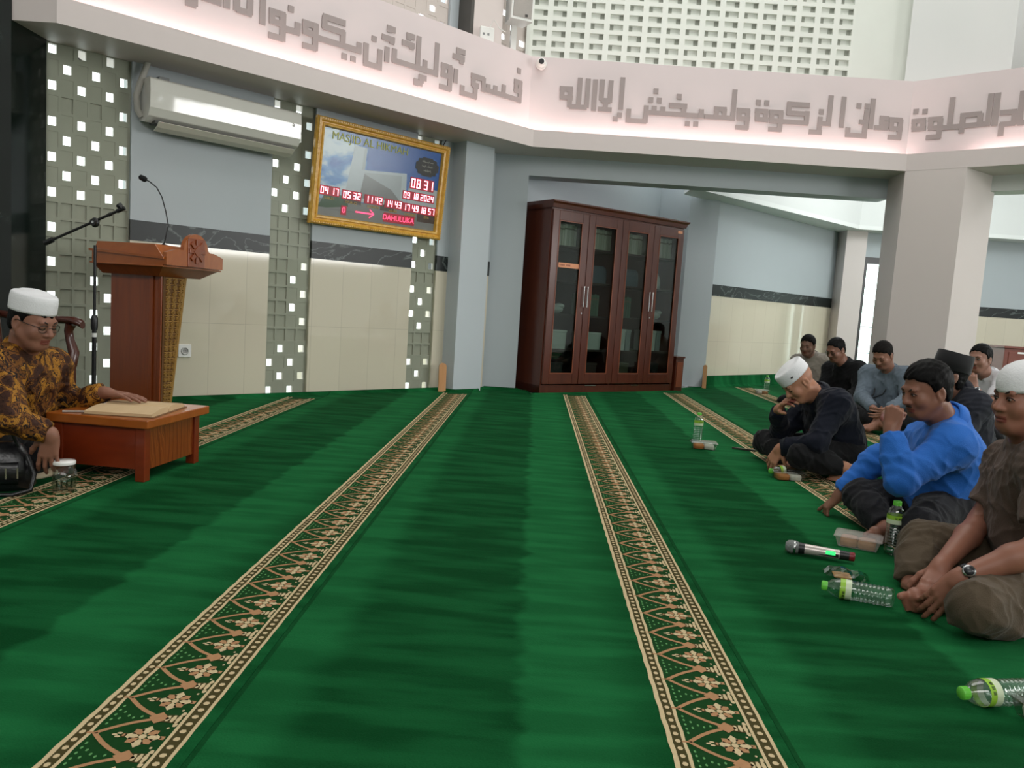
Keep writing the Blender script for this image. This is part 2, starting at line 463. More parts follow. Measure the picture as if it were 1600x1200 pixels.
# upper storey: pierced white wall, plain strip, thick column
UY = 8.42
def pierced(name, x0, x1, z0, z1):
    b = MB(); cw, ch = .2, .1035
    nx, nz = round((x1 - x0) / cw), round((z1 - z0) / ch)
    for i in range(nx):
        for j in range(nz):
            a0_, a1_ = x0 + i * cw, x0 + (i + 1) * cw
            b0, b1 = z0 + j * ch, z0 + (j + 1) * ch
            mx, my, dp = .03, .021, .035
            o = [(a0_, 0, b0), (a1_, 0, b0), (a1_, 0, b1), (a0_, 0, b1)]
            q = [(a0_ + mx, 0, b0 + my), (a1_ - mx, 0, b0 + my), (a1_ - mx, 0, b1 - my), (a0_ + mx, 0, b1 - my)]
            r = [(p[0], dp, p[2]) for p in q]
            fs = [(n, (n + 1) % 4, 4 + (n + 1) % 4, 4 + n) for n in range(4)] + [(4 + n, 4 + (n + 1) % 4, 8 + (n + 1) % 4, 8 + n) for n in range(4)] + [(8, 9, 10, 11)]
            b.add(o + q + r, fs)
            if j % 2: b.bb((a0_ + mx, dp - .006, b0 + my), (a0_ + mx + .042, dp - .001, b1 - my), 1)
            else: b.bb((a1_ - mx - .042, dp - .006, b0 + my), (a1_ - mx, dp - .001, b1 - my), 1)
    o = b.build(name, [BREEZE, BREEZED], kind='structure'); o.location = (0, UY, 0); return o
pierced('wall_breeze_upper', -.05, 3.35, 3.3, 4.85)
MB().bb((3.35, UY, 3.2), (5.2, UY + .2, 7)).build('wall_upper', BREEZE, kind='structure')
MB().bb((-.6, UY, 4.85), (3.35, UY + .2, 7)).build('wall_upper', BREEZE, kind='structure')
MB().bb((-.09, UY - .04, 3.3), (-.05, UY + .2, 4.85)).build('trim_7', BREEZE, kind='structure')
ua = Vector((3.87, 8.3)); ub = ua + dB * .95; uc = ub + nB * .75
MB().prism([tuple(ua), tuple(ub), tuple(uc), (4.4, 9.0)], 3.3, 7).build('column_upper', WALLWHITE, kind='structure')
MB().prism([(4.6, 9.0), (8.5, 5.4), (8.7, 5.6), (4.8, 9.2)], 3.2, 7).build('wall_upper', WALLWHITE, kind='structure')

# pierced daylight wall high on the right side of the hall (its spots of sky show in glossy things)
b = MB(); cw = .21
for i in range(26):
    for j in range(10):
        y0, y1, z0, z1 = -2.6 + i * cw, -2.6 + (i + 1) * cw, 3.5 + j * cw, 3.5 + (j + 1) * cw
        o = [(0, y0, z0), (0, y1, z0), (0, y1, z1), (0, y0, z1)]
        if (i + j) % 2: b.add(o, [(0, 1, 2, 3)]); continue
        q = [(0, y0 + .055, z0 + .055), (0, y1 - .055, z0 + .055), (0, y1 - .055, z1 - .055), (0, y0 + .055, z1 - .055)]
        b.add(o + q + [(.03, p[1], p[2]) for p in q], [(n, (n + 1) % 4, 4 + (n + 1) % 4, 4 + n) for n in range(4)] + [(4 + n, 4 + (n + 1) % 4, 8 + (n + 1) % 4, 8 + n) for n in range(4)])
o = b.build('wall_breeze_right', BREEZE, kind='structure'); o.location = (12.0, 0, 0)
MB().bb((12.0, -4.6, -.012), (12.2, -2.6, 7)).bb((12.0, 2.86, -.012), (12.2, 12.5, 7)).bb((12.0, -2.6, -.012), (12.2, 2.86, 3.5)).bb((12.0, -2.6, 5.6), (12.2, 2.86, 7)).build('wall_right', WALLWHITE, kind='structure')

# granite-clad block at the left end of the qibla wall
MB().bb((-6.2, 4.93, .002), (-3.237, 5.29, 7.0)).build('wall_granite', GRANITE, kind='structure')
# the rest of the hall's shell behind the camera
MB().bb((-6.4, -4.4, -.012), (-6.2, 5.0, 7)).build('wall_left', WALLWHITE, kind='structure')
MB().bb((-6.4, -4.6, -.012), (13, -4.4, 7)).build('wall_rear', WALLWHITE, kind='structure')
MB().bb((-6.4, -4.6, 7.0), (13, 12.8, 7.15)).build('ceiling', CEILW, kind='structure')

# ------------------------------------------------------------------ square Kufic lettering on the band (raised strokes)
BP = {'L': Plane(*offset(RING, .15)[2], math.degrees(math.atan2(RING[2].y - RING[1].y, RING[2].x - RING[1].x))),
      'M': Plane(*offset(RING, .15)[2], 0), 'R': Plane(*offset(RING, .15)[3], -41)}
KUFI = mat('grey_lettering', (158, 146, 144), .6, var=.02)
def rng(x0, y0, x1, y1): return [(x0, y0, x1, y0, 1), (x1, y0, x1, y1, 1), (x1, y1, x0, y1, 1), (x0, y1, x0, y0, 1)]
WORDS = {
 'M': (800, 0, 4.0, .094, [
  [*rng(313, 555, 365, 610), (363, 555, 361, 668), (361, 670, 465, 670), (427, 490, 415, 668), (479, 495, 464, 672)],
  [(524, 500, 508, 692)], [(566, 500, 558, 626), (621, 506, 610, 640), (560, 628, 612, 630), (586, 635, 582, 685), (540, 683, 620, 687)],
  [(695, 487, 678, 682), (672, 707, 672, 735), (645, 731, 645, 759)],
  [(900, 556, 900, 584), (868, 611, 868, 639), (920, 614, 920, 642), (728, 683, 725, 765), (722, 754, 836, 760), (840, 662, 832, 765), (838, 702, 1195, 728), (890, 665, 887, 705), (944, 670, 941, 708),
   (985, 658, 1092, 664), (1076, 660, 1072, 718), (1183, 686, 1181, 738), (1045, 591, 1045, 619), (1095, 760, 1095, 788), (1148, 763, 1148, 791)],
  [(1392, 563, 1380, 748), (1204, 728, 1390, 742), *rng(1277, 683, 1326, 735)],
  [*rng(1420, 692, 1472, 742), (1472, 692, 1466, 808), (1398, 797, 1470, 800)],
  [*rng(1533, 695, 1585, 748), (1540, 627, 1540, 655), (1592, 630, 1592, 656), *rng(1622, 703, 1680, 757), (1680, 703, 1671, 822), (1603, 808, 1675, 812), (1690, 762, 1845, 770), (1843, 698, 1839, 775),
   (1720, 707, 1850, 713), (1733, 640, 1729, 714), (1722, 653, 1858, 656)],
  [(1933, 685, 1933, 712), (1925, 733, 1917, 835), (1856, 824, 1932, 830), (1920, 770, 1988, 778), (1993, 600, 1978, 787)],
  [(2074, 607, 2058, 797)],
  [(2168, 648, 2168, 676), (2218, 650, 2218, 678), (2256, 619, 2242, 806), (2213, 688, 2202, 856), (2083, 844, 2212, 851), (2098, 800, 2095, 850), (2170, 762, 2212, 765)],
  [(2300, 738, 2352, 742), (2313, 742, 2311, 772), (2300, 772, 2350, 772), (2336, 772, 2334, 803), (2266, 798, 2346, 804)],
  [*rng(2371, 750, 2425, 806), (2427, 750, 2418, 872), (2350, 858, 2425, 862)]]),
 'R': (1200, 0, 4.0, .094, [
  [(925, 684, 925, 710), (982, 684, 982, 710), *rng(914, 756, 970, 806)],
  [*rng(1018, 745, 1075, 800), (1077, 745, 1068, 862), (990, 858, 1076, 855), (1080, 798, 1385, 776), (1150, 612, 1140, 795), (1205, 723, 1332, 712), (1218, 722, 1211, 830), (1328, 712, 1324, 780), (1396, 588, 1375, 780)],
  [(1440, 583, 1415, 785)],
  [(1452, 708, 1552, 695), (1543, 695, 1536, 775), (1452, 780, 1545, 770), (1464, 775, 1450, 850)],
  [(1592, 570, 1575, 772), (1560, 770, 1700, 758), (1690, 600, 1685, 760)]]),
 'L': (400, 0, 3.636, .094, [
  [(1493, 390, 1493, 416), *rng(1475, 468, 1500, 518), (1502, 465, 1494, 580), (1502, 566, 1283, 512), (1408, 485, 1402, 545), (1360, 490, 1356, 532), (1320, 482, 1315, 522), (1295, 445, 1284, 520),
   (1222, 432, 1295, 448), (1236, 432, 1230, 490), (1230, 482, 1262, 490), (1247, 485, 1240, 558), (1158, 528, 1248, 552), (1170, 488, 1167, 532)],
  [(1150, 275, 1148, 310), (1150, 290, 1186, 300), (1118, 320, 1182, 336), (1168, 335, 1164, 362), (1136, 395, 1130, 470)],
  [*rng(1062, 378, 1100, 432), (1106, 380, 1096, 512), (1042, 493, 1100, 505)],
  [(1031, 248, 1018, 432), (775, 345, 1030, 418), (960, 345, 957, 400), (928, 210, 914, 388), (787, 280, 782, 352), (940, 430, 936, 470), (965, 440, 925, 445), (910, 450, 905, 485), (895, 465, 940, 478)],
  [(868, 190, 866, 225), (868, 205, 900, 212), (830, 245, 898, 258), (884, 258, 880, 280)],
  [(758, 148, 756, 182), (758, 165, 790, 172), (716, 212, 785, 226), (772, 226, 768, 248)],
  [(745, 270, 740, 352), (670, 208, 670, 234), (626, 248, 620, 362), (612, 358, 708, 388), (704, 285, 698, 398)],
  [(588, 245, 582, 302), (500, 306, 500, 336), (550, 322, 550, 350), (345, 218, 592, 288), (382, 95, 505, 132), (390, 95, 387, 160), (382, 152, 502, 188), (496, 182, 488, 250),
   *rng(278, 140, 335, 190), (340, 140, 332, 285), (265, 258, 336, 278)],
  [(198, 36, 198, 66), (155, 160, 242, 188), (238, 132, 233, 192), *rng(90, 75, 150, 130), (155, 80, 147, 232), (72, 200, 150, 222)],
  [(40, -2, 34, 138), (-28, 80, -110, 55), (-34, 0, -36, 80), (-108, -20, -112, 60)],
  [(-165, -20, -170, 45), (-310, -10, -200, 10), (-215, -40, -218, 10), (-400, 15, -345, 28), (-350, -10, -352, 30)]]),
}
WLABEL = {'L': 'grey square lettering on the band above the air conditioner and wall clock', 'M': 'grey square lettering on the band above the cabinet', 'R': 'grey square lettering on the band right of the thick ring column'}
def stroke(b, pl, x0, y0, x1, y1, w, k=0, ring=False):
    (s0, z0), (s1, z1) = pl.hit(x0, y0), pl.hit(x1, y1)
    if abs(s1 - s0) > abs(z1 - z0): z0 = z1 = (z0 + z1) / 2; s0, s1 = min(s0, s1), max(s0, s1)
    else: s0 = s1 = (s0 + s1) / 2; z0, z1 = min(z0, z1), max(z0, z1)
    h = w / 2; e = .004; t = -.008 - .00025 * k
    if s0 == s1: b.bb((s0 - h, t, z0 - e), (s1 + h, -.0006, z1 + e))
    else: g = h if ring else e; b.bb((s0 - g, t, z0 - h), (s1 + g, -.0006, z1 + h))
for key, (ox, oy, sc, w, words_) in WORDS.items():
    pl = BP[key]
    root = thing('calligraphy', WLABEL[key], 'lettering', pl.at(0, 0), math.radians(pl.deg))
    for wd in words_:
        b = MB()
        for k, w_ in enumerate(wd): stroke(b, pl, ox + w_[0] / sc, oy + w_[1] / sc, ox + w_[2] / sc, oy + w_[3] / sc, .047, k, len(w_) > 4)
        b.build('word', KUFI, root)
# ================================================================== carpets: rows of green prayer carpet with a patterned stripe
CA = .0257
def QV(q, v): return Vector((q * math.cos(CA) + v * math.sin(CA), -q * math.sin(CA) + v * math.cos(CA)))
def carpet_mat():
    m, nt, b = nodes('green_carpet_pile'); L = nt.links.new
    tc = nt.nodes.new('ShaderNodeTexCoord'); sp = nt.nodes.new('ShaderNodeSeparateXYZ'); L(tc.outputs['Object'], sp.inputs[0])
    def noise(sc, stretch, det=3):
        mp = nt.nodes.new('ShaderNodeMapping'); mp.inputs['Scale'].default_value = stretch; L(tc.outputs['Object'], mp.inputs[0])
        oi = nt.nodes.new('ShaderNodeObjectInfo')
        ad = nt.nodes.new('ShaderNodeVectorMath'); ad.operation = 'ADD'; L(mp.outputs[0], ad.inputs[0])
        cb = nt.nodes.new('ShaderNodeCombineXYZ'); L(oi.outputs['Location'], cb.inputs[0])
        L(oi.outputs['Location'], ad.inputs[1])
        n = nt.nodes.new('ShaderNodeTexNoise'); n.inputs['Scale'].default_value = sc; n.inputs['Detail'].default_value = det
        L(ad.outputs[0], n.inputs['Vector']); return n.outputs['Fac']
    def math_(op, a, b_, c=None):
        n = nt.nodes.new('ShaderNodeMath'); n.operation = op
        for i, v in enumerate((a, b_, c)):
            if v is None: continue
            if isinstance(v, (int, float)): n.inputs[i].default_value = v
            else: L(v, n.inputs[i])
        return n.outputs[0]
    def sstep(v, lo, hi):
        n = nt.nodes.new('ShaderNodeMapRange'); n.interpolation_type = 'SMOOTHSTEP'
        L(v, n.inputs[0]); n.inputs[1].default_value = lo; n.inputs[2].default_value = hi; return n.outputs[0]
    sheen_streak = noise(1.0, (2.2, 11, 1), 3)
    wob = noise(1.0, (3, 9, 1), 3)
    xw = math_('ADD', sp.outputs[0], math_('MULTIPLY', math_('SUBTRACT', wob, .5), .14))
    sheen_lanes = math_('SUBTRACT', math_('ADD', sstep(xw, .60, .635), math_('MULTIPLY', sstep(xw, .20, .10), .8)), math_('MULTIPLY', sstep(xw, .80, .97), .75))  # pressed-pile lanes and streaks, their sheen put into the colour
    f = math_('ADD', math_('MULTIPLY', sheen_lanes, .55), math_('MULTIPLY', sstep(sheen_streak, .36, .66), .42))
    grain = noise(220, (1, 1, 1), 2)
    f = math_('ADD', f, math_('MULTIPLY', math_('SUBTRACT', grain, .5), .35))
    mx = nt.nodes.new('ShaderNodeMix'); mx.data_type = 'RGBA'; mx.clamp_factor = True
    mx.inputs[6].default_value = lin((8, 62, 29)) + (1,); mx.inputs[7].default_value = lin((28, 102, 56)) + (1,)
    L(f, mx.inputs[0])
    seam = math_('LESS_THAN', math_('ABSOLUTE', math_('SUBTRACT', sp.outputs[0], .006), 0), .006)
    m2 = nt.nodes.new('ShaderNodeMix'); m2.data_type = 'RGBA'; L(math_('MULTIPLY', seam, .6), m2.inputs[0]); L(mx.outputs[2], m2.inputs[6])
    m2.inputs[7].default_value = lin((8, 48, 20)) + (1,)
    L(m2.outputs[2], b.inputs['Base Color'])
    b.inputs['Roughness'].default_value = .9; b.inputs['Specular IOR Level'].default_value = .04
    bp = nt.nodes.new('ShaderNodeBump'); bp.inputs['Strength'].default_value = .35; bp.inputs['Distance'].default_value = .006
    L(grain, bp.inputs['Height']); L(bp.outputs[0], b.inputs['Normal'])
    return m
CARPET = [carpet_mat(), mat('carpet_cream_yarn', (200, 180, 142), .9, var=.12, scale=90, spec=.1), mat('carpet_tan_yarn', (172, 130, 94), .9, var=.12, scale=90, spec=.1),
          mat('carpet_olive_yarn', (70, 64, 36), .9, var=.1, scale=60, spec=.1), mat('carpet_dark_green_yarn', (20, 62, 26), .9, var=.12, scale=60, spec=.1), mat('carpet_pale_green_yarn', (96, 150, 92), .9, var=.1, scale=60, spec=.1)]
def carpet_end(X):
    """how far (world y) the carpets run at x = X: to the wall, pilaster, cabinet or column"""
    if X < -.723: return 5.67 + (X + 2.855) * .9827 - .03
    if X < -.59: return 7.765 - (X + .723) * 1.02 - .03
    if X < -.325: return 7.63 + (X + .59) * .98 - .03
    if X < .16: return 8.13
    if X < 2.0: return 7.955 + (X - .29) * math.tan(math.radians(36))
    if X < 2.47: return 9.45 + (X - 2.0) * 1.06
    if X < 4.95: return 10.03 + (X - 2.47) * .949 - .075
    return 11.8
PER = .138
def motif(v0):
    """one arch of the stripe, u from 0 (left edge) to .231, as (polygon, material, level)"""
    P = []
    def dot(u, v, ru, rv, m, n=6, lv=2): P.append(([(u + ru * math.cos(2 * PI * k / n), v + rv * math.sin(2 * PI * k / n)) for k in range(n)], m, lv))
    def line(pts, w, m, lv=2):
        for (a, b) in zip(pts[:-1], pts[1:]):
            d = Vector((b[0] - a[0], b[1] - a[1])); n = Vector((-d.y, d.x)).normalized() * w / 2
            P.append(([(a[0] + n.x, a[1] + n.y), (a[0] - n.x, a[1] - n.y), (b[0] - n.x, b[1] - n.y), (b[0] + n.x, b[1] + n.y)], m, lv))
    h = PER / 2
    # ogee arch: tip on the left, springing from the knots right
    half = [(.046, 0), (.058, .012), (.078, .030), (.100, .046), (.122, .058), (.142, h)]
    line([(u, v0 + v) for u, v in half], .0095, 2); line([(u, v0 - v) for u, v in half], .0095, 2)
    line([(.046, v0), (.030, v0)], .006, 2)
    # flower
    fc = (.142, v0)
    for k in range(8):
        a = 2 * PI * k / 8; L_ = .039 if k % 2 == 0 else .034
        d = Vector((math.cos(a), math.sin(a))); n = Vector((-d.y, d.x)) * .0125
        c = Vector(fc)
        P.append(([tuple(c + d * .008), tuple(c + d * .022 + n), tuple(c + d * L_), tuple(c + d * .022 - n)], 2 if k % 2 else 1, 2))
    dot(fc[0], fc[1], .008, .009, 1)
    line([(.176, v0), (.186, v0)], .012, 2)
    dot(.104, v0, .006, .009, 3); dot(.104, v0, .003, .005, 2, lv=3)
    for dv, du in ((0, .086), (.006, .094), (-.006, .094)): dot(du, v0 + dv, .006, .0035, 1)
    # knot and leaves between arches
    w = v0 + h
    P.append(([(.120, w), (.140, w + .022), (.163, w), (.140, w - .022)], 2, 3))
    P.append(([(.142, w + .013), (.188, w + .016), (.188, w - .016), (.142, w - .013)], 3, 2))
    for k in range(3): dot(.160 + k * .011, w, .0048, .012 + .003 * k, 1, lv=3)
    for sgn in (1, -1): dot(.184, w + sgn * .020, .005, .009, 1); dot(.176, w + sgn * .034, .003, .004, 1)
    # dots in the spandrels left of the arch
    for (u, v) in ((.05, h), (.05, h - .018), (.05, h + .018), (.064, h - .012), (.064, h + .012), (.078, h), (.05, h - .034), (.05, h + .034), (.09, h - .006), (.105, h)): dot(u, v0 + v, .003, .005, 5, 5)
    return P
def make_carpet(i, label):
    g0 = -1.83 + .026 + 1.2 * (i - 1)
    org = QV(g0, 0)
    b = MB()
    ys = .35
    nx = 24
    xs = sorted(set([k * 1.199 / nx for k in range(nx + 1)] + [.943, 1.174]))
    ends = []
    for x in xs:
        y = 6.0
        for _ in range(12):
            w = QV(g0 + x, y); y += (carpet_end(w.x) - w.y) / math.cos(CA)
        ends.append(max(y, ys + .3))
    # strips of pile with a lip curling up against the wall
    rows = []
    for x, e in zip(xs, ends):
        w = QV(g0 + x, e); up = .15 if w.x > 2.5 and w.x < 4.95 else (.012 if w.x > .1 else .028)
        if up > .1: rows.append([(x, ys, 0), (x, ys + (e - ys) * .5, 0), (x, e - .06, 0), (x, e - .02, .03), (x, e, .09), (x, e + .01, up)])
        else: rows.append([(x, ys, 0), (x, ys + (e - ys) * .5, 0), (x, e - .10, 0), (x, e - .06, up * .3), (x, e - .03, up * .8), (x, e - .003, up)])
    n = 6
    vs = [p for r in rows for p in r]; fs = []
    for k in range(len(rows) - 1):
        for j in range(n - 1): fs.append((k * n + j, (k + 1) * n + j, (k + 1) * n + j + 1, k * n + j + 1))
    b.add(vs, fs, 0)
    # thickness skirt
    m_ = len(rows)
    low = [(r[0][0], r[0][1], -.011) for r in rows]; lowe = [(r[-1][0], r[-1][1], -.011) for r in rows]
    b.add([r[0] for r in rows] + low, [(k, m_ + k, m_ + k + 1, k + 1) for k in range(m_ - 1)], 0)
    b.add([r[-1] for r in rows] + lowe, [(k, k + 1, m_ + k + 1, m_ + k) for k in range(m_ - 1)], 0)
    for r in (rows[0], rows[-1]):
        b.add([p for p in r] + [(p[0], p[1], -.011) for p in r], [(k, k + 1, n + k + 1, n + k) for k in range(n - 1)], 0)
    # stripe
    u0 = .943
    eL = min(e for x, e in zip(xs, ends) if x >= .93) - .10
    def band(ua, ub, mi, lv, wavy=0):
        N = int((eL - ys) / .046)
        pts = []
        for k in range(N + 1):
            y = ys + (eL - ys) * k / N
            o = wavy * (1 if k % 2 else -1)
            pts += [(u0 + ua + o, y, lv * .0004), (u0 + ub + o, y, lv * .0004)]
        b.add(pts, [(2 * k, 2 * k + 1, 2 * k + 3, 2 * k + 2) for k in range(N)], mi)
    band(.004, .228, 4, 1)
    band(.0, .011, 1, 2, .0012); band(.011, .031, 3, 2); band(.031, .039, 1, 2, .0012)
    band(.190, .197, 1, 2); band(.197, .223, 3, 2); band(.223, .231, 1, 2, .0005)
    v = ys + .1
    while v < eL - .08:
        for poly, mi, lv in motif(v):
            b.add([(u0 + p[0], p[1], (lv + 1) * .0004) for p in poly], [tuple(range(len(poly)))], mi)
        for k in range(5):
            vv = v + PER * k / 5
            for (uc, ru) in ((.021, .0062), (.210, .0072)):
                b.add([(u0 + uc + ru * math.cos(a), vv + .0075 * math.sin(a), .0014) for a in [2 * PI * t / 6 for t in range(6)]], [tuple(range(6))], 1)
        v += PER
    o = b.build('prayer_carpet', CARPET)
    o.location = (org.x, org.y, 0); o.rotation_euler = (0, 0, -CA)
    return tag(o, label, 'carpet', 'green prayer carpets with patterned stripes')
CL = {-1: 'green prayer carpet row along the foot of the lectern wall', 0: 'green prayer carpet row under the man in batik shirt and the low desk', 1: 'wide green prayer carpet row right of the low desk, ending at the wall clock',
      2: 'green prayer carpet row in the middle of the floor, ending left at the bookcase', 3: 'green prayer carpet row carrying the microphone and the food boxes',
      4: 'green prayer carpet row under the seated men in navy and blue', 5: 'green prayer carpet row under the grey-shirted man and the man in the black cap',
      6: 'green prayer carpet row under the white-shirted man at the thick column', 7: 'green prayer carpet row beside the glazed door', 8: 'green prayer carpet row farthest right, by the back wall'}
for i in sorted(CL): make_carpet(i, CL[i])

# ================================================================== furniture and things on the qibla wall
WOODR = ramp_mat('red_varnished_wood', [(0, (104, 42, 12)), (.5, (130, 58, 18)), (1, (150, 72, 24))], 3, .32, (9, 9, .7), 6, .8, coat=.3)
WOODO = ramp_mat('orange_varnished_wood', [(0, (138, 66, 18)), (.5, (158, 82, 26)), (1, (176, 98, 36))], 3, .3, (3, 8, 3), 6, .8, coat=.3)
WOODG = ramp_mat('grained_desk_wood', [(0, (112, 46, 14)), (.42, (150, 74, 28)), (.55, (98, 40, 12)), (.7, (160, 84, 34)), (1, (124, 56, 18))], 1.6, .28, (1, 5.5, 1.4), 3, 6, kind='wave', coat=.4)
WOODD = ramp_mat('red_desk_wood', [(0, (108, 36, 14)), (1, (138, 52, 20))], 3, .3, (2, 2, 8), 5, .6, coat=.4)
CABW = ramp_mat('dark_mahogany', [(0, (58, 20, 14)), (.5, (78, 30, 18)), (1, (92, 40, 24))], 3, .3, (6, 6, .6), 6, .8, coat=.2)
CABL = ramp_mat('lit_mahogany', [(0, (100, 46, 26)), (.5, (116, 56, 32)), (1, (126, 66, 40))], 3, .3, (6, 6, .6), 6, .8, coat=.2)
GOLD = ramp_mat('gilded_wood', [(0, (176, 124, 36)), (.5, (220, 168, 66)), (1, (244, 206, 110))], 30, .3, (1, 1, 1), 3, bump=.3)
CARV = ramp_mat('gold_carving', [(0, (120, 82, 30)), (1, (190, 146, 74))], 20, .5)
DARK = mat('dark_shadow_wood', (44, 22, 14), .6)
STEEL = MATS['steel']
BLACKP = mat('black_plastic', (22, 22, 24), .4)
WHITEP = mat('white_plastic', (232, 232, 228), .35, var=.01)
GREYP = mat('grey_plastic', (128, 130, 130), .4)

# --- air conditioner
r_ = thing('air_conditioner', 'white split air conditioner high on the wall between two glowing block strips', 'air conditioner', W1.at(.635, 2.03, 0), math.radians(W1.deg))
hw = .583
prof = [(0, .02), (-.10, .0), (-.18, .035), (-.215, .09), (-.222, .2), (-.212, .285), (-.19, .30), (0, .30)]
b = MB(); b.loft([[(x, y, z) for y, z in prof] for x in (-hw, -hw + .01, hw - .01, hw)], smooth=False)
b.build('body', mat('ac_white', (222, 220, 212), .05, var=.01, coat=.6), r_, bevel=.006)
MB().bb((-hw + .05, -.175, -.008), (hw - .03, -.06, .012)).build('air_outlet', mat('dark_grey', (70, 70, 66), .6), r_)
b = MB(); b.loft([[(x, -.215, .0), (x, -.175, -.028), (x, -.12, -.05), (x, -.122, -.056), (x, -.18, -.035), (x, -.221, -.004)] for x in (-hw + .06, hw - .05)], smooth=False)
b.build('louver', mat('ac_louver', (214, 210, 196), .4), r_)
for k in range(5): MB().bb((-hw + .12 + k * .24, -.17, -.02), (-hw + .125 + k * .24, -.07, .0)).build('vane', GREYP, r_)
v_, f_ = text_mesh('a', .05, .001)
o = MB().add(v_, f_, 0, Matrix.Translation((hw - .07, -.223, .19)) @ Matrix.Rotation(PI / 2, 4, 'X')).build('badge', mat('badge_grey', (120, 118, 112), .4), r_)
b = MB(); pts = [W1.hit(*q) for q in ((229, 92), (222, 112), (212, 135), (207, 152), (210, 172), (216, 184))]
b.tube([W1.at(s, z, .06 + (.02 if k in (2, 3) else 0)) for k, (s, z) in enumerate(pts)], .022)
tag(b.build('refrigerant_pipe', mat('pipe_wrap', (176, 174, 166), .6, bump=.3, bscale=80)), 'pale wrapped pipe curving down to the left end of the air conditioner', 'pipe')
tag(MB().box(W1.at(.19, 2.352, .06), (.07, .06, .04), 0, None, Matrix.Rotation(math.radians(W1.deg), 4, 'Z')).build('junction_box', GREYP), 'small grey box on top of the air conditioner', 'junction box')

# --- wall clock board in a gilded frame, leaning forward
cl_, cr_ = W1.at(1.385, 1.885, .085), None
Wb, Hb = 1.42, .885
r_ = thing('prayer_time_clock', 'gold framed digital prayer clock with mosque picture and red numbers', 'clock', W1.at(2.112, 1.485, .03), math.radians(W1.deg))
tilt = Matrix.Rotation(math.radians(5.5), 4, 'X')
slope = Matrix.Identity(4)
T = tilt @ slope
def fr_piece(b, x0, z0, x1, z1, horizontal):
    pr = [(0, -.004), (.0, -.04), (.02, -.055), (.034, -.045), (.05, -.05), (.062, -.03), (.066, -.012), (.066, -.004)]
    rings = []
    for (end, sgn) in ((0, 1), (1, -1)):
        ring = []
        for q, y in pr:
            if horizontal: ring.append((x0 + q if end == 0 else x1 - q, y, z0 + q * z1))
            else: ring.append((x0 + q * x1, y, z0 + q if end == 0 else z1 - q))
        rings.append(ring)
    return rings
def frame_ring():
    b = MB()
    pr = [(0, -.002), (0, -.035), (.014, -.052), (.030, -.054), (.042, -.036), (.048, -.036), (.056, -.046), (.070, -.044), (.080, -.012)]
    rows = []
    for q, y in pr: rows.append([(-Wb / 2 + q, y, q), (Wb / 2 - q, y, q), (Wb / 2 - q, y, Hb - q), (-Wb / 2 + q, y, Hb - q)])
    b.loft(rows, 0, T, cap=False, smooth=False)
    # beaded outer moulding
    n1, n2 = 64, 40
    for k in range(n1):
        for z in (.017, Hb - .017): b.box((-Wb / 2 + .02 + (Wb - .04) * k / (n1 - 1), -.053, z), (.014, .008, .012), 0, T)
    for k in range(n2):
        for x in (-Wb / 2 + .017, Wb / 2 - .017): b.box((x, -.053, .02 + (Hb - .04) * k / (n2 - 1)), (.012, .008, .014), 0, T)
    return b
frame_ring().build('frame', GOLD, r_)
def sky_mat():
    return ramp_mat('picture_sky', [(0, (20, 66, 140)), (.42, (38, 98, 176)), (.52, (96, 146, 200)), (.62, (206, 214, 220)), (1, (228, 230, 232))], 2.6, .2, (1, 1, 1.8), 7, .6)
b = MB(); x0, x1, z0, z1 = -Wb / 2 + .072, Wb / 2 - .072, .072, Hb - .072
def quad(b, pts, m, y): b.add([(p[0], y, p[1]) for p in pts], [tuple(range(len(pts)))], m, T)
def pp(px, py):   # picture coordinates 0..1 from the lower left
    return (x0 + (x1 - x0) * px, z0 + (z1 - z0) * py)
quad(b, [pp(0, 0), pp(1, 0), pp(1, 1), pp(0, 1)], 0, -.014)
quad(b, [pp(.12, .93), pp(1, .93), pp(1, 1), pp(.12, 1)], 1, -.0145); quad(b, [pp(.36, .55), pp(.84, .40), pp(1, .55), pp(1, .93), pp(.22, .93), pp(.20, .88), pp(.36, .86)], 1, -.0147)
quad(b, [pp(.20, .22), pp(.34, .22), pp(.35, .86), pp(.25, .86)], 2, -.015)     # tower
quad(b, [pp(.31, .22), pp(.34, .22), pp(.35, .86), pp(.33, .86)], 3, -.0151)
quad(b, [pp(.30, .22), pp(.72, .26), pp(.70, .66), pp(.32, .60)], 2, -.0152)    # hall
quad(b, [pp(.32, .27), pp(.665, .31), pp(.66, .62), pp(.345, .575)], 3, -.0154)
quad(b, [pp(.32, .27), pp(.665, .31), pp(.58, .43), pp(.345, .56)], 4, -.0156)
quad(b, [pp(.72, .26), pp(1, .24), pp(1, .52), pp(.73, .57)], 2, -.0153)
quad(b, [pp(0, 0), pp(1, 0), pp(1, .25), pp(0, .20)], 5, -.0158)
quad(b, [pp(0, .08), pp(.24, .15), pp(.22, .27), pp(.05, .25)], 6, -.016); quad(b, [pp(.04, .2), pp(.09, .2), pp(.09, .33), pp(.06, .36)], 6, -.0161)
quad(b, [pp(.20, .19), pp(.34, .19), pp(.34, .27), pp(.20, .27)], 7, -.0162); quad(b, [pp(.50, .17), pp(.62, .17), pp(.62, .24), pp(.50, .24)], 7, -.0162); quad(b, [pp(.83, .1), pp(1, .1), pp(1, .22), pp(.83, .22)], 7, -.0162)
quad(b, [pp(0, .08), pp(.4, .09), pp(.4, .11), pp(0, .10)], 4, -.0163)
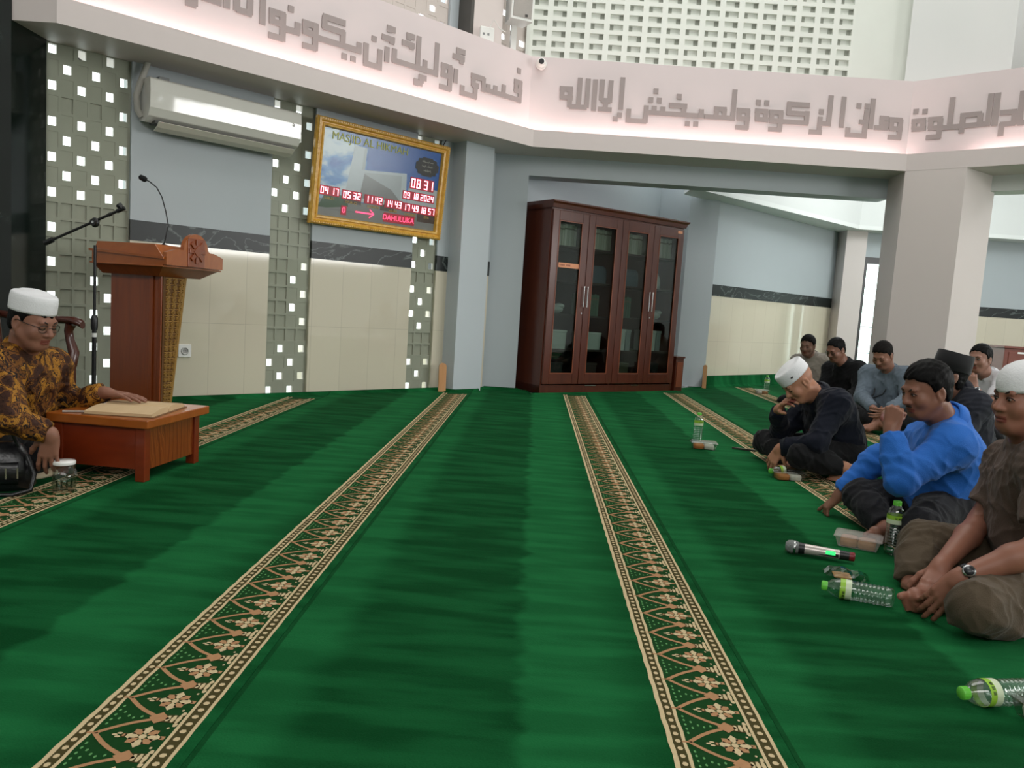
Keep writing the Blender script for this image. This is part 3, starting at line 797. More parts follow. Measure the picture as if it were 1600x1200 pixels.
picm = [sky_mat(), mat('picture_blue', (36, 92, 172), .2, var=.12, scale=3), mat('picture_pale_grey', (186, 190, 194), .2, var=.05), mat('picture_mid_grey', (168, 170, 172), .2, var=.06), mat('picture_dark_grey', (126, 122, 120), .2, var=.15, scale=4),
        mat('picture_paving', (132, 128, 124), .2, var=.15, scale=6), mat('picture_green', (62, 84, 52), .2, var=.25, scale=12), mat('picture_brown', (86, 66, 56), .2, var=.2, scale=9)]
pb = b.build('picture', picm, r_)
# dark plaque with three lines of small script
b = MB(); cx, cz = pp(.875, .79); pw, ph = .135, .085
pq = [(-1, -.35), (-.82, -.45), (-.78, -.8), (-.5, -.85), (-.4, -1), (.4, -1), (.5, -.85), (.78, -.8), (.82, -.45), (1, -.35), (1, .35), (.82, .45), (.78, .8), (.5, .85), (.4, 1), (-.4, 1), (-.5, .85), (-.78, .8), (-.82, .45), (-1, .35)]
quad(b, [(cx + u * pw, cz + v * ph) for u, v in pq], 0, -.0175)
rr = random.Random(3)
for row in range(3):
    zz = cz + .042 - row * .04; x = cx - (.062 if row < 2 else .04)
    while x < cx + (.06 if row < 2 else .04):
        w = rr.uniform(.006, .02); quad(b, [(x, zz), (x + w, zz), (x + w, zz + .004), (x, zz + .004)], 1, -.018)
        if rr.random() < .6: quad(b, [(x, zz), (x + .003, zz), (x + .003, zz + rr.uniform(.01, .018)), (x, zz + .016)], 1, -.018)
        if rr.random() < .4: quad(b, [(x + w / 2, zz - .008), (x + w / 2 + .004, zz - .008), (x + w / 2 + .004, zz - .004), (x + w / 2, zz - .004)], 1, -.018)
        x += w + rr.uniform(.001, .005)
b.build('plaque', [mat('plaque_brown', (42, 34, 30), .4), mat('plaque_script', (190, 184, 170), .4)], r_)
RX = Matrix.Rotation(PI / 2, 4, 'X')
def board_text(name, body, size, px, py, m, y=-.018):
    v, f = text_mesh(body, size, .0006); q = pp(px, py)
    return MB().add(v, f, 0, T @ Matrix.Translation((q[0], y, q[1])) @ RX).build(name, m, r_)
YEL = mat('title_yellow', (196, 190, 40), .4)
board_text('title', 'MASJID AL HIKMAH', .092, .38, .915, YEL)
GOLDT = mat('caption_gold', (206, 164, 70), .4)
LEDW = mat('led_digit', (255, 150, 165), .4, emit=5.0); LEDB = mat('led_window', (150, 10, 34), .35, emit=.4)
SEG = {'0': 'abcdef', '1': 'bc', '2': 'abged', '3': 'abgcd', '4': 'fgbc', '5': 'afgcd', '6': 'afgedc', '7': 'abc', '8': 'abcdefg', '9': 'abcdfg'}
def led(body, cx, cy, h):
    """seven segment figures on a dark red window"""
    q = pp(cx, cy); w = h * .52; gap = h * .24; t = h * .115
    width = sum((w + gap) if ch != ' ' else w * .55 for ch in body) - gap
    wb = MB(); wb.bb((q[0] - width / 2 - .012, -.019, q[1] - h / 2 - .012), (q[0] + width / 2 + .012, -.016, q[1] + h / 2 + .012), 0, T)
    wo = wb.build('number_window', LEDB, r_)
    x = q[0] - width / 2; zb = q[1] - h / 2
    for ch in body:
        if ch == ' ': x += w * .55; continue
        R = {'a': (0, h - t, w, h), 'd': (0, 0, w, t), 'g': (0, h / 2 - t / 2, w, h / 2 + t / 2), 'f': (0, h / 2, t, h), 'b': (w - t, h / 2, w, h), 'e': (0, 0, t, h / 2), 'c': (w - t, 0, w, h / 2)}
        b = MB()
        for sg in SEG[ch]:
            a = R[sg]; b.bb((x + a[0], -.021, zb + a[1]), (x + a[2], -.0192, zb + a[3]), 0, T)
        b.build('digit', LEDW, wo)
        x += w + gap
led('08 31', .845, .565, .082)
led('09 10 2024', .825, .405, .054)
for t_, cx, cy, nm in (('04 17', .085, .295, 'SUBUH'), ('05 32', .26, .285, 'SYURUQ'), ('11 42', .44, .275, 'DZUHUR'), ('14 43', .61, .265, 'ASHAR'), ('17 49', .765, .255, 'MAGHRIB'), ('18 57', .915, .25, 'ISYA')):
    led(t_, cx, cy, .056)
    board_text('caption', nm, .03, cx, cy - .085, GOLDT)
q = pp(.20, .10); b = MB(); b.bb((q[0] - .02, -.019, q[1] - .04), (q[0] + .035, -.017, q[1] + .04), 0, T); q2 = pp(.66, .095); b.bb((q2[0] - .16, -.019, q2[1] - .042), (q2[0] + .19, -.017, q2[1] + .042), 0, T)
tw = b.build('ticker_window', LEDB, r_)
LEDT = mat('led_ticker', (255, 70, 110), .4, emit=2.2)
def tick(body, size, px, py):
    v, f = text_mesh(body, size, .0006); q = pp(px, py)
    return MB().add(v, f, 0, T @ Matrix.Translation((q[0], -.0205, q[1])) @ RX).build('ticker_text', LEDT, tw)
tick('DAHULUKA', .066, .665, .093); tick('0', .07, .205, .10)
b = MB(); a = pp(.30, .105); z = pp(.45, .105)
b.bb((a[0], -.021, a[1] - .006), (z[0], -.0195, a[1] + .006), 0, T)
for sg in (1, -1): b.loft([[(z[0], -.0195, z[1] - .004), (z[0], -.021, z[1] - .004), (z[0], -.021, z[1] + .006), (z[0], -.0195, z[1] + .006)], [(z[0] - .045, -.0195, z[1] + sg * .036 - .004), (z[0] - .045, -.021, z[1] + sg * .036 - .004), (z[0] - .045, -.021, z[1] + sg * .036 + .006), (z[0] - .045, -.0195, z[1] + sg * .036 + .006)]], 0, T, True, False)
b.build('ticker_arrow', LEDT, tw)
MB().bb((-Wb / 2 + .065, -.0235, .065), (Wb / 2 - .065, -.022, Hb - .065), 0, T).build('glass_cover', glass_mat('picture_glass', (250, 252, 252), 1.1, .25, .12), r_)
# black lead above the clock
b = MB(); P_ = [W1.hit(*q) for q in ((698, 209), (696, 218), (690, 229), (680, 236))]
b.tube([W1.at(s, z, .02) for s, z in P_], .005); tag(b.build('cable', BLACKP), 'short black cable hanging from the soffit to the top of the gold clock', 'cable')

# --- wall socket
s, z = W1.hit(288, 548)
r_ = thing('wall_socket', 'square white power socket on the cream tiles right of the lectern', 'socket', W1.at(s, z), math.radians(W1.deg))
MB().bb((-.05, -.012, -.05), (.05, 0, .05)).build('plate', WHITEP, r_, bevel=.004)
MB().lathe([(.03, 0), (.03, .006), (.022, .006), (.02, -.004)], 0, Matrix.Translation((0, -.012, 0)) @ RX, 20).build('outlet', mat('socket_inset', (196, 196, 192), .4), r_)
b = MB(); b.sphere((-.009, -.0125, 0), .004).sphere((.009, -.0125, 0), .004); b.build('pin_hole', BLACKP, r_)

# --- lectern
c = PZ(248, 652); lr = math.radians(-15)
r_ = thing('lectern', 'tall red wooden lectern with gold carved front panel and medallion', 'lectern', (c.x, c.y, 0), lr)
# local x = front normal, y = across; near front corner at origin
b = MB()
wt, wb_, dp = .23, .085, .40
b.loft([[(-dp, 0, 0), (0, 0, 0), (0, wb_, 0), (-dp, wb_, 0)], [(-dp, 0, .98), (0, 0, .98), (0, wt, .98), (-dp, wt, .98)]], 0, None, True, False)
b.build('pedestal', WOODR, r_, bevel=.004)
MB().bb((-.085, -.012, 0), (-.055, .0, .96)).bb((-.012, -.012, 0), (.012, .0, .96)).build('corner_post', WOODR, r_, bevel=.003)
# carved panel: gold ground, rows of little stars, plain rails
b = MB(); b.loft([[(.0, .006, .02), (.012, .006, .02), (.012, wb_, .02), (.0, wb_, .02)], [(.0, .006, .96), (.012, .006, .96), (.012, wt, .96), (.0, wt, .96)]], 0, None, True, False)
pn = b.build('carved_panel', mat('carving_ground', (96, 62, 26), .6), r_)
b = MB()
for k in range(22):
    z = .045 + k * .041; w = wb_ + (wt - wb_) * z / .98 - .03
    for j in range(3):
        y = .02 + w * (j + .5) / 3
        for rot in (0, PI / 4): b.box((.015, y, z), (.012, w * .20, .022), 0, None, Matrix.Rotation(rot + .3 * (k % 2), 4, 'X'))
        b.box((.013, y, z + .02), (.01, w * .3, .005), 0)
b.build('carving', CARV, pn)
b = MB(); b.loft([[(.0, wb_ - .018, .0), (.02, wb_ - .018, .0), (.02, wb_, .0), (.0, wb_, .0)], [(.0, wt - .022, .97), (.02, wt - .022, .97), (.02, wt, .97), (.0, wt, .97)]], 0, None, True, False)
b.build('rail', mat('gold_rail', (150, 112, 50), .4), pn)
# reading desk: flared underside, box with mouldings, sloped board
b = MB(); b.loft([[(-.42, -.05, .935), (.02, -.05, .935), (.02, .36, .935), (-.42, .36, .935)], [(-.45, -.11, 1.0), (.10, -.11, 1.0), (.10, .46, 1.0), (-.45, .46, 1.0)]], 0, None, True, False)
b.build('underside', WOODR, r_)
b = MB(); b.loft([[(-.45, -.11, 1.0), (.10, -.11, 1.0), (.10, .46, 1.0), (-.45, .46, 1.0)], [(-.45, -.11, 1.075), (.10, -.11, 1.045), (.10, .46, 1.045), (-.45, .46, 1.075)]], 0, None, True, False)
b.build('desk_box', WOODO, r_)
b = MB(); b.loft([[(-.465, -.125, 1.075), (.115, -.125, 1.045), (.115, .475, 1.045), (-.465, .475, 1.075)], [(-.465, -.125, 1.09), (.115, -.125, 1.06), (.115, .475, 1.06), (-.465, .475, 1.09)]], 0, None, True, False)
b.bb((-.46, -.12, .995), (.11, .47, 1.006))
b.build('moulding', WOODO, r_, bevel=.003)
b = MB(); b.loft([[(-.44, -.10, 1.09), (.09, -.10, 1.06), (.09, .45, 1.06), (-.44, .45, 1.09)], [(-.43, -.09, 1.14), (.02, -.09, 1.14), (.02, .44, 1.14), (-.43, .44, 1.14)]], 0, None, True, False)
b.build('sloped_top', WOODO, r_, bevel=.004)
# front board with rounded crest and round rosette
pts = [(-.11, 1.01), (.46, 1.01), (.46, 1.09), (.36, 1.115)] + [(.175 + .125 * math.cos(a), 1.115 + .115 * math.sin(a)) for a in [PI * k / 12 for k in range(13)]] + [(-.02, 1.115), (-.11, 1.09)]
b = MB(); b.loft([[(.10, y, z) for y, z in pts], [(.128, y, z) for y, z in pts]], 0, None, True, False); fb = b.build('front_board', WOODO, r_, bevel=.003)
b = MB()
for k in range(8):
    a = 2 * PI * k / 8; b.box((.135, .175 + .055 * math.cos(a), 1.115 + .055 * math.sin(a)), (.014, .05, .03), 0, None, Matrix.Rotation(a, 4, 'X'))
b.box((.137, .175, 1.115), (.016, .06, .06), 0, None, Matrix.Rotation(PI / 4, 4, 'X')); b.box((.13, .175, 1.105), (.006, .17, .19))
b.build('rosette', WOODR, fb, bevel=.003)
# gooseneck microphone standing on the lectern
base = Vector((c.x, c.y, 0)) + Matrix.Rotation(lr, 4, 'Z') @ Vector((-.12, .16, 1.14))
Yg = base.y
gp = [base] + [PY(*q, Yg) for q in ((263, 352), (259, 330), (253, 308), (245, 293), (234, 284), (228, 281))]
r_ = thing('gooseneck_microphone', 'thin black gooseneck microphone rising from the top of the lectern', 'microphone', base)
lp = [tuple(p - base) for p in gp]
MB().tube(lp, .0042).build('neck', BLACKP, r_)
d = (gp[-1] - gp[-2]).normalized(); h0, h1 = Vector(lp[-1]), Vector(lp[-1]) + d * .05
MB().tube([h0 - d * .006, h0, h0 + d * .012, h1 - d * .008, h1], [.007, .016, .02, .017, .007], 0, None, 14).build('foam_head', mat('black_foam', (20, 20, 22), .95, bump=.4, bscale=200), r_)
MB().lathe([(.035, 0), (.035, .008), (.012, .014), (.006, .02)], n=20).build('base', BLACKP, r_)

# --- microphone stand with boom
Yb = 4.72
pb_ = PY(150, 378, Yb); ft = Vector((pb_.x - .005, Yb, 0))
r_ = thing('microphone_stand', 'black boom microphone stand with no microphone beside the lectern', 'microphone stand', ft)
top = pb_ - ft; top = Vector((0, 0, top.z))
MB().tube([(0, 0, .02), (0, 0, .62)], .013, n=12).build('lower_tube', BLACKP, r_)
MB().tube([(0, 0, .6), (0, 0, top.z - .02)], .0085, n=12).build('upper_tube', BLACKP, r_)
MB().lathe([(.018, .58), (.02, .6), (.02, .65), (.014, .67)], n=14).build('clutch', BLACKP, r_)
MB().lathe([(.0145, .535), (.0145, .56)], n=14).build('white_band', WHITEP, r_)
bm0 = PY(70, 380, Yb) - ft; bm1 = PY(190, 327, Yb) - ft
MB().tube([bm0, bm1], .008, n=10).build('boom', BLACKP, r_)
dd = (bm1 - bm0).normalized()
MB().tube([bm0, bm0 + dd * .055], .016, n=12).build('counterweight', BLACKP, r_)
b = MB(); b.tube([bm1 - dd * .03, bm1 + dd * .02], .013, n=10); up = Vector((0, 0, 1)); b.tube([bm1 + dd * .005, bm1 + dd * .0 + up * .035 - dd * .02], [.014, .02], n=10); b.tube([bm1 - dd * .09, bm1 - dd * .07], .011, n=10)
b.build('microphone_clip', BLACKP, r_)
b = MB(); mid = bm0 + (bm1 - bm0) * .66; mid = Vector((0, 0, bm0.z + (bm1.z - bm0.z) * ((0 - bm0.x) / (bm1.x - bm0.x))))
b.sphere((0, -.004, mid.z - .01), (.026, .02, .03)); b.tube([(0, -.03, mid.z - .01), (0, -.02, mid.z - .01)], .02, n=12); b.build('tilt_knob', BLACKP, r_)
MB().lathe([(.008, 0), (.008, .002)], 0, Matrix.Translation((0, -.031, mid.z - .01)) @ RX, 10).build('knob_screw', STEEL, r_)
for k in range(3):
    a = 2 * PI * k / 3 + .3
    g = MB().tube([(.02 * math.cos(a), .02 * math.sin(a), .1), (.27 * math.cos(a), .27 * math.sin(a), .012)], .008, n=8).build('leg', BLACKP, r_)
    MB().sphere((.27 * math.cos(a), .27 * math.sin(a), .014), .014).build('rubber_foot', BLACKP, g)

# --- wooden armchair behind the man in batik
DRW = ramp_mat('dark_red_chair_wood', [(0, (52, 20, 12)), (1, (84, 36, 22))], 4, .3, (4, 4, 1), 4, coat=.3)
GREENV = mat('green_upholstery', (34, 56, 44), .6, var=.1, scale=20)
chx, chy = -2.86, 4.22
r_ = thing('armchair', 'dark red carved wooden armchair with green seat behind the man in batik', 'chair', (chx, chy, 0), math.radians(-12))
# local x = forward (towards the audience), y = left
b = MB(); b.bb((-.25, -.28, .36), (.26, .28, .41)); b.build('seat_frame', DRW, r_, bevel=.01)
b = MB(); b.loft([[(x * k, y * k, z) for x, y in ((-.23, -.25), (.24, -.25), (.24, .25), (-.23, .25))] for z, k in ((.41, 1), (.455, 1), (.475, .9))], smooth=False); b.build('seat_cushion', GREENV, r_, bevel=.015)
for sy in (-1, 1):
    b = MB(); b.tube([(.24, sy * .27, 0), (.245, sy * .27, .2), (.24, sy * .27, .38)], [.022, .028, .03], n=10); b.build('front_leg', DRW, r_)
    b = MB(); b.tube([(-.26, sy * .25, 0), (-.24, sy * .25, .4), (-.27, sy * .25, .7), (-.34, sy * .24, 1.0)], [.024, .03, .028, .024], n=10); b.build('rear_leg', DRW, r_)
    b = MB(); b.tube([(.24, sy * .275, .38), (.25, sy * .285, .46), (.215, sy * .295, .53), (.205, sy * .295, .58), (.22, sy * .295, .62)], [.032, .03, .024, .024, .03], n=10); b.build('arm_post', DRW, r_)
    b = MB(); b.loft([[(x, sy * .295 + w * math.cos(a), z + .022 * math.sin(a)) for a in [2 * PI * k / 12 for k in range(12)]] for x, w, z in ((-.27, .02, .65), (-.1, .028, .635), (.12, .033, .64), (.24, .038, .645), (.285, .034, .632), (.30, .02, .62))]); b.build('armrest', DRW, r_)
b = MB(); b.tube([(-.34, -.24, .98), (-.36, -.12, 1.03), (-.365, 0, 1.05), (-.36, .12, 1.03), (-.34, .24, .98)], [.03, .035, .04, .035, .03], n=10); b.build('crest_rail', DRW, r_)
b = MB(); b.loft([[(x, y, z) for y in (-.2, .2) for _ in (0,)] + [(x - .03, .2, z), (x - .03, -.2, z)] for x, z in ((-.25, .5), (-.27, .7), (-.33, .96))], smooth=False); b.build('backrest_panel', GREENV, r_)

# --- low reading desk
fl = PZ(225, 754); dr_ = math.radians(-6)
r_ = thing('low_desk', 'low red wooden reading desk on the carpet in front of the man in batik', 'desk', (fl.x, fl.y, 0), dr_)
# local: near right leg corner at origin; x to the left is negative, y away
DX, DY = -.44, .475
for (x, y) in ((0, 0), (DX + .045, 0), (0, DY - .045), (DX + .045, DY - .045)):
    MB().bb((x - .045 if x == 0 else x - .045, y, 0), (x, y + .045, .245)).build('leg', WOODD, r_, bevel=.003)
MB().bb((DX + .02, .008, .055), (-.045, .024, .245)).build('side_panel', WOODD, r_)
MB().bb((-.028, .045, .05), (-.01, DY - .045, .245)).build('front_panel', WOODG, r_)
MB().bb((DX + .02, DY - .024, .05), (-.045, DY - .008, .245)).build('side_panel', WOODD, r_)
b = MB(); b.bb((DX - .02, -.02, .245), (.025, DY + .05, .285)); b.build('desk_top', WOODO, r_, bevel=.005)
DESK_M = Matrix.Translation((fl.x, fl.y, 0)) @ Matrix.Rotation(dr_, 4, 'Z')
# open book lying on the desk
PAGE = ramp_mat('old_paper', [(0, (196, 166, 126)), (1, (216, 188, 148))], 10, .8)
bk = DESK_M @ Vector((-.17, .20, .285))
r_ = thing('open_book', 'open old book with cream pages on the low desk under the hand', 'book', bk, dr_ + math.radians(8))
MB().bb((-.16, -.18, 0), (.16, .20, .004)).build('cover', mat('book_cover', (120, 88, 56), .6), r_)
for (ya, yb, nm) in ((-.175, .005, 'page_block'), (.012, .195, 'page_block')):
    b = MB(); N = 10; rings = []
    for k in range(N + 1):
        t = k / N; y = ya + (yb - ya) * t; u = t if ya < -.1 else 1 - t
        h = .004 + .026 * (math.sin(PI * min(1, .25 + .75 * u) * .62) if u < .97 else .55)
        rings.append([(-.15, y, .004), (.15, y, .004), (.15, y, h), (-.15, y, h)])
    b.loft(rings, smooth=False); pg = b.build(nm, PAGE, r_)
MB().bb((-.08, .2, .0), (.12, .25, .012)).build('loose_cover', mat('loose_leaf', (176, 150, 116), .8), r_)
pn_ = DESK_M @ Vector((-.355, .03, .285))
r_ = thing('pen', 'short light pen lying on the near left edge of the low desk', 'pen', pn_, dr_ + .5)
MB().tube([(-.05, 0, .005), (.04, 0, .005)], .0045, 0, None, 8).build('barrel', mat('pen_grey', (180, 176, 168), .3), r_); MB().tube([(.04, 0, .005), (.052, 0, .005)], [.0045, .001], 0, None, 8).build('tip', BLACKP, r_)

# glass mug with lid
mg = PZ(100, 768)
r_ = thing('glass_mug', 'clear glass mug with white lid on the carpet before the low desk', 'mug', (mg.x, mg.y, 0), math.radians(-20))
MUGG = glass_mat('mug_glass', (246, 250, 248), 1.5)
b = MB(); b.lathe([(.001, .001), (.036, .001), (.042, .006), (.042, .05), (.04, .118), (.036, .118), (.038, .05), (.036, .018), (.001, .015)], n=28, cap=False); b.build('glass_body', MUGG, r_)
b = MB()
for k in range(14):
    a = 2 * PI * k / 14; b.tube([(.0425 * math.cos(a), .0425 * math.sin(a), .008), (.0425 * math.cos(a), .0425 * math.sin(a), .055)], .004, n=6)
b.build('base_flutes', MUGG, r_)
b = MB(); b.tube([(.040, 0, .10), (.062, 0, .098), (.070, 0, .08), (.068, 0, .05), (.058, 0, .034), (.04, 0, .032)], .007, n=10); b.build('handle', MUGG, r_)
b = MB(); b.lathe([(.043, .118), (.044, .126), (.042, .132), (.012, .134), (.001, .134)], n=28); b.build('lid', mat('white_enamel', (236, 234, 230), .2, coat=.5), r_)
b = MB(); b.lathe([(.001, .020), (.0345, .020), (.036, .05), (.036, .07), (.001, .07)], n=24); b.build('water', glass_mat('water_clear', (250, 252, 251), 1.33), r_)

# black bag and patterned floor cushion beside the man
bg = PZ(12, 764)
LEATH = mat('black_leather', (20, 20, 22), .3, var=.2, scale=10, bump=.3, bscale=30)
r_ = thing('leather_bag', 'black leather bag on the carpet at the left picture edge', 'bag', (bg.x - .05, bg.y - .02, 0), math.radians(25))
b = MB(); b.loft([[(sx * k * math.copysign(abs(math.cos(a)) ** .6, math.cos(a)), sy * k * math.copysign(abs(math.sin(a)) ** .6, math.sin(a)), z) for a in [2 * PI * t / 28 for t in range(28)]] for sx, sy, k, z in ((.15, .055, .9, 0), (.155, .07, 1, .02), (.15, .075, 1, .09), (.135, .06, 1, .15), (.11, .035, 1, .185), (.09, .012, 1, .20))])
b.build('bag_body', LEATH, r_)
b = MB(); b.loft([[(x, -.074 - .012 * math.sin(t * PI), .035 + .09 * t) for t in [k / 6 for k in range(7)]] + [(x, -.06, .035 + .09 * t) for t in [1, .5, 0]] for x in (-.1, -.09, .09, .1)]); b.build('front_pocket', LEATH, r_)
MB().tube([(-.1, -.02, .17), (-.07, -.03, .25), (0, -.03, .27), (.07, -.03, .25), (.1, -.02, .17)], .008).build('carry_handle', LEATH, r_)
b = MB()
for x in (.06, .1): b.bb((x - .003, -.088, .06), (x + .003, -.082, .105))
b.build('zip_pull', STEEL, r_)
MB().tube([(.13, -.05, .15), (.16, -.09, .08), (.15, -.12, .02), (.09, -.14, .008), (.0, -.13, .008)], .009).build('strap', LEATH, r_)
cm = PZ(50, 742)
b = MB(); b.lathe([(.001, .03), (.2, .028), (.235, .02), (.24, .01), (.235, .0), (.001, .0)], 0, None, 40, 1.25, 1.0)
o = b.build('floor_mat', ramp_mat('patterned_cloth', [(0, (92, 74, 58)), (.12, (120, 98, 74)), (.2, (214, 198, 166)), (1, (222, 208, 178))], 24, .9, kind='voronoi')); o.location = (cm.x - .2, cm.y + .02, 0)
tag(o, 'cream patterned sitting mat under the man in batik', 'mat')
# ================================================================== bookcase with glass doors
CP = Plane(.29, 8.0, 36)
CLEN = CP.hit(1070, 348)[0]; CD = .50
r_ = thing('bookcase', 'dark red wooden bookcase with four tall glass doors', 'cabinet', CP.at(0, 0), math.radians(36))
MAH = ramp_mat('mahogany_varnish', [(0, (60, 23, 13)), (.5, (82, 35, 20)), (1, (98, 46, 28))], 3, .3, (6, 6, .5), 6, .8, coat=.35)
INK = mat('cabinet_inside', (58, 44, 38), .7)
b = MB()
b.bb((0, 0, 0), (.022, CD, 1.95)).bb((CLEN - .022, 0, 0), (CLEN, CD, 1.95)).bb((0, 0, 1.90), (CLEN, CD, 1.95)).bb((.0, .004, .0), (CLEN, CD, .085)).bb((CLEN / 2 - .011, .02, .08), (CLEN / 2 + .011, CD, 1.9))
b.build('carcass', MAH, r_, bevel=.003)
MB().bb((.022, CD - .012, .08), (CLEN - .022, CD, 1.9)).build('back_panel', INK, r_)
b = MB(); b.loft([[(-.004, -.026, 1.925), (CLEN + .004, -.026, 1.925), (CLEN + .004, CD, 1.925), (-.004, CD, 1.925)], [(-.012, -.035, 1.965), (CLEN + .02, -.035, 1.965), (CLEN + .02, CD, 1.965), (-.012, CD, 1.965)], [(-.012, -.05, 1.985), (CLEN + .04, -.05, 1.985), (CLEN + .04, CD, 1.985), (-.012, CD, 1.985)], [(-.012, -.05, 2.0), (CLEN + .04, -.05, 2.0), (CLEN + .04, CD, 2.0), (-.012, CD, 2.0)]], smooth=False)
b.build('crown_moulding', MAH, r_)
SHZ = [1.56, 1.2, .84, .47, .085]
for z in SHZ[:-1]: MB().bb((.022, .05, z - .022), (CLEN - .022, CD - .012, z)).build('shelf', INK, r_)
DW = (CLEN - .02) / 4
CGL = glass_mat('cabinet_glass', (214, 222, 218), 1.5)
for k in range(4):
    x0 = .01 + k * DW; x1 = x0 + DW - .006; z0, z1 = .10, 1.905; st = .085
    b = MB(); b.bb((x0, -.024, z0), (x0 + st, 0, z1)).bb((x1 - st, -.024, z0), (x1, 0, z1)).bb((x0 + st, -.024, z0), (x1 - st, 0, z0 + .11)).bb((x0 + st, -.024, z1 - .10), (x1 - st, 0, z1))
    d = b.build('door', MAH, r_, bevel=.004)
    b = MB(); a, c_ = x0 + st, x1 - st
    for (lo, hi) in (((a, -.027, z0 + .11), (a + .01, -.02, z1 - .1)), ((c_ - .01, -.027, z0 + .11), (c_, -.02, z1 - .1)), ((a, -.027, z0 + .11), (c_, -.02, z0 + .12)), ((a, -.027, z1 - .11), (c_, -.02, z1 - .1))): b.bb(lo, hi)
    b.build('beading', mat('beading_wood', (128, 66, 40), .35), d)
    MB().bb((a, -.014, z0 + .11), (c_, -.009, z1 - .1)).build('pane', CGL, d)
    hx = x1 - .022 if k % 2 == 0 else x0 + .022
    b = MB(); b.tube([(hx, -.05, .93), (hx, -.05, 1.15)], .006, n=8)
    for z in (.95, 1.13): b.tube([(hx, -.05, z), (hx, -.022, z)], .004, n=6)
    b.build('handle', STEEL, d)
    if k in (0, 3): MB().lathe([(.009, 0), (.009, .004)], 0, Matrix.Translation((hx, -.024, .86)) @ RX, 10).build('lock', STEEL, d)
    if k == 0:
        b = MB(); b.bb((a + .03, -.0165, 1.325), (c_ - .005, -.0145, 1.375), 0)
        for j in range(8):
            if j != 4: b.bb((a + .042 + j * .019, -.0175, 1.342), (a + .054 + j * .019, -.0165, 1.36), 1)
        b.build('name_label', [mat('label_orange', (222, 150, 108), .5), mat('label_print', (140, 70, 50), .5)], d)
    if k == 3: MB().bb((x1 - .11, -.0265, 1.855), (x1 - .035, -.0245, 1.885)).build('name_label', MATS['label_orange'], d)
b = MB()
for (x, w) in ((.62, .16), (1.32, .12)): b.bb((x, -.006, .075), (x + w, .004, .083))
b.build('door_track', STEEL, r_)

CM = CP.mat(0, 0)
def cab_pt(x, y, z): return CM @ Vector((x, y, z))
CREAMB = [mat('book_spine_a', (206, 202, 186), .6), mat('book_spine_b', (186, 184, 170), .6), mat('book_spine_c', (216, 212, 200), .6)]
PAGEW = mat('book_pages', (226, 220, 204), .8)
ORD = ['first', 'second', 'third', 'fourth']
bproto = {}
def book(w, h, d, m, name='book'):
    key = (round(w, 3), round(h, 3), m.name)
    if key in bproto: return copy_tree(bproto[key])
    r = bpy.data.objects.new(name, None); COL.objects.link(r)
    b = MB(); b.bb((-w / 2, 0, 0), (-w / 2 + .002, d, h)).bb((w / 2 - .002, 0, 0), (w / 2, d, h)).bb((-w / 2, 0, 0), (w / 2, .003, h)); b.bb((-w / 2 - .0004, -.001, h * .75), (w / 2 + .0004, 0, h * .82), 1); b.build('cover', [m, mat('spine_line', (120, 110, 90), .5)], r)
    MB().bb((-w / 2 + .002, .003, .003), (w / 2 - .002, d - .004, h - .003)).build('pages', PAGEW, r)
    bproto[key] = r; return r
rb = random.Random(11)
for k in range(4):
    x = .01 + k * DW + .07; n = 0
    while x < .01 + (k + 1) * DW - .09 and n < 11:
        w = rb.choice((.026, .03, .034)); h = rb.choice((.22, .225, .23))
        o = book(w, h, .16, rb.choice(CREAMB)); x += w + .002; p = cab_pt(x - w / 2 - .001, .09, SHZ[0])
        o.location = p; o.rotation_euler = (0, 0, math.radians(36))
        tag(o, 'cream spined book upright on the top shelf behind the %s bookcase door' % ORD[k], 'book', 'cream books on the top shelf, door %d' % (k + 1)); n += 1
    if k in (1, 2):
        x = .01 + k * DW + .075
        for j in range(7):
            w = .034; o = book(w, .24 if j % 2 else .23, .17, mat('book_green', (84, 116, 98), .6)); p = cab_pt(x + w / 2, .1, SHZ[2]); x += w + .002
            o.location = p; o.rotation_euler = (0, 0, math.radians(36)); tag(o, 'green book upright on the middle shelf behind the %s bookcase door' % ORD[k], 'book', 'green books on the middle shelf, door %d' % (k + 1))
def storage_box(name, label, cat, x, y, z, w, d, h, m, lid=None):
    r = thing(name, label, cat, cab_pt(x, y, z), math.radians(36))
    b = MB(); b.loft([[(sx * w / 2 * k, sy * d / 2 * k + d / 2, zz) for sx, sy in ((-1, -1), (1, -1), (1, 1), (-1, 1))] for zz, k in ((0, .95), (h * .9, 1))], smooth=False); b.build('box_body', m, r, bevel=.004)
    MB().bb((-w / 2 - .004, -.004, h * .88), (w / 2 + .004, d + .004, h)).build('box_lid', lid or m, r, bevel=.004); return r
WB = mat('white_carton', (206, 208, 204), .6); BG = mat('blue_grey_cloth', (88, 104, 118), .9, bump=.4, bscale=60)
storage_box('storage_box', 'white storage box on the lower shelf behind the first bookcase door', 'box', .24, .07, SHZ[3], .27, .2, .2, WB)
storage_box('storage_box', 'white storage box on the lower shelf behind the second bookcase door', 'box', .01 + DW * 1.5, .07, SHZ[3], .25, .2, .19, WB)
for k in range(2):
    for j, cc in enumerate(((188, 192, 190), (210, 212, 208), (160, 166, 166))):
        storage_box('box_file', '%s box file on the lower shelf behind the %s bookcase door' % (('grey', 'white', 'dark grey')[j], ORD[k + 2]), 'box file', .01 + DW * (2 + k) + .13 + j * .085, .07, SHZ[3], .075, .2, .24, mat('file_%d' % j, cc, .6))
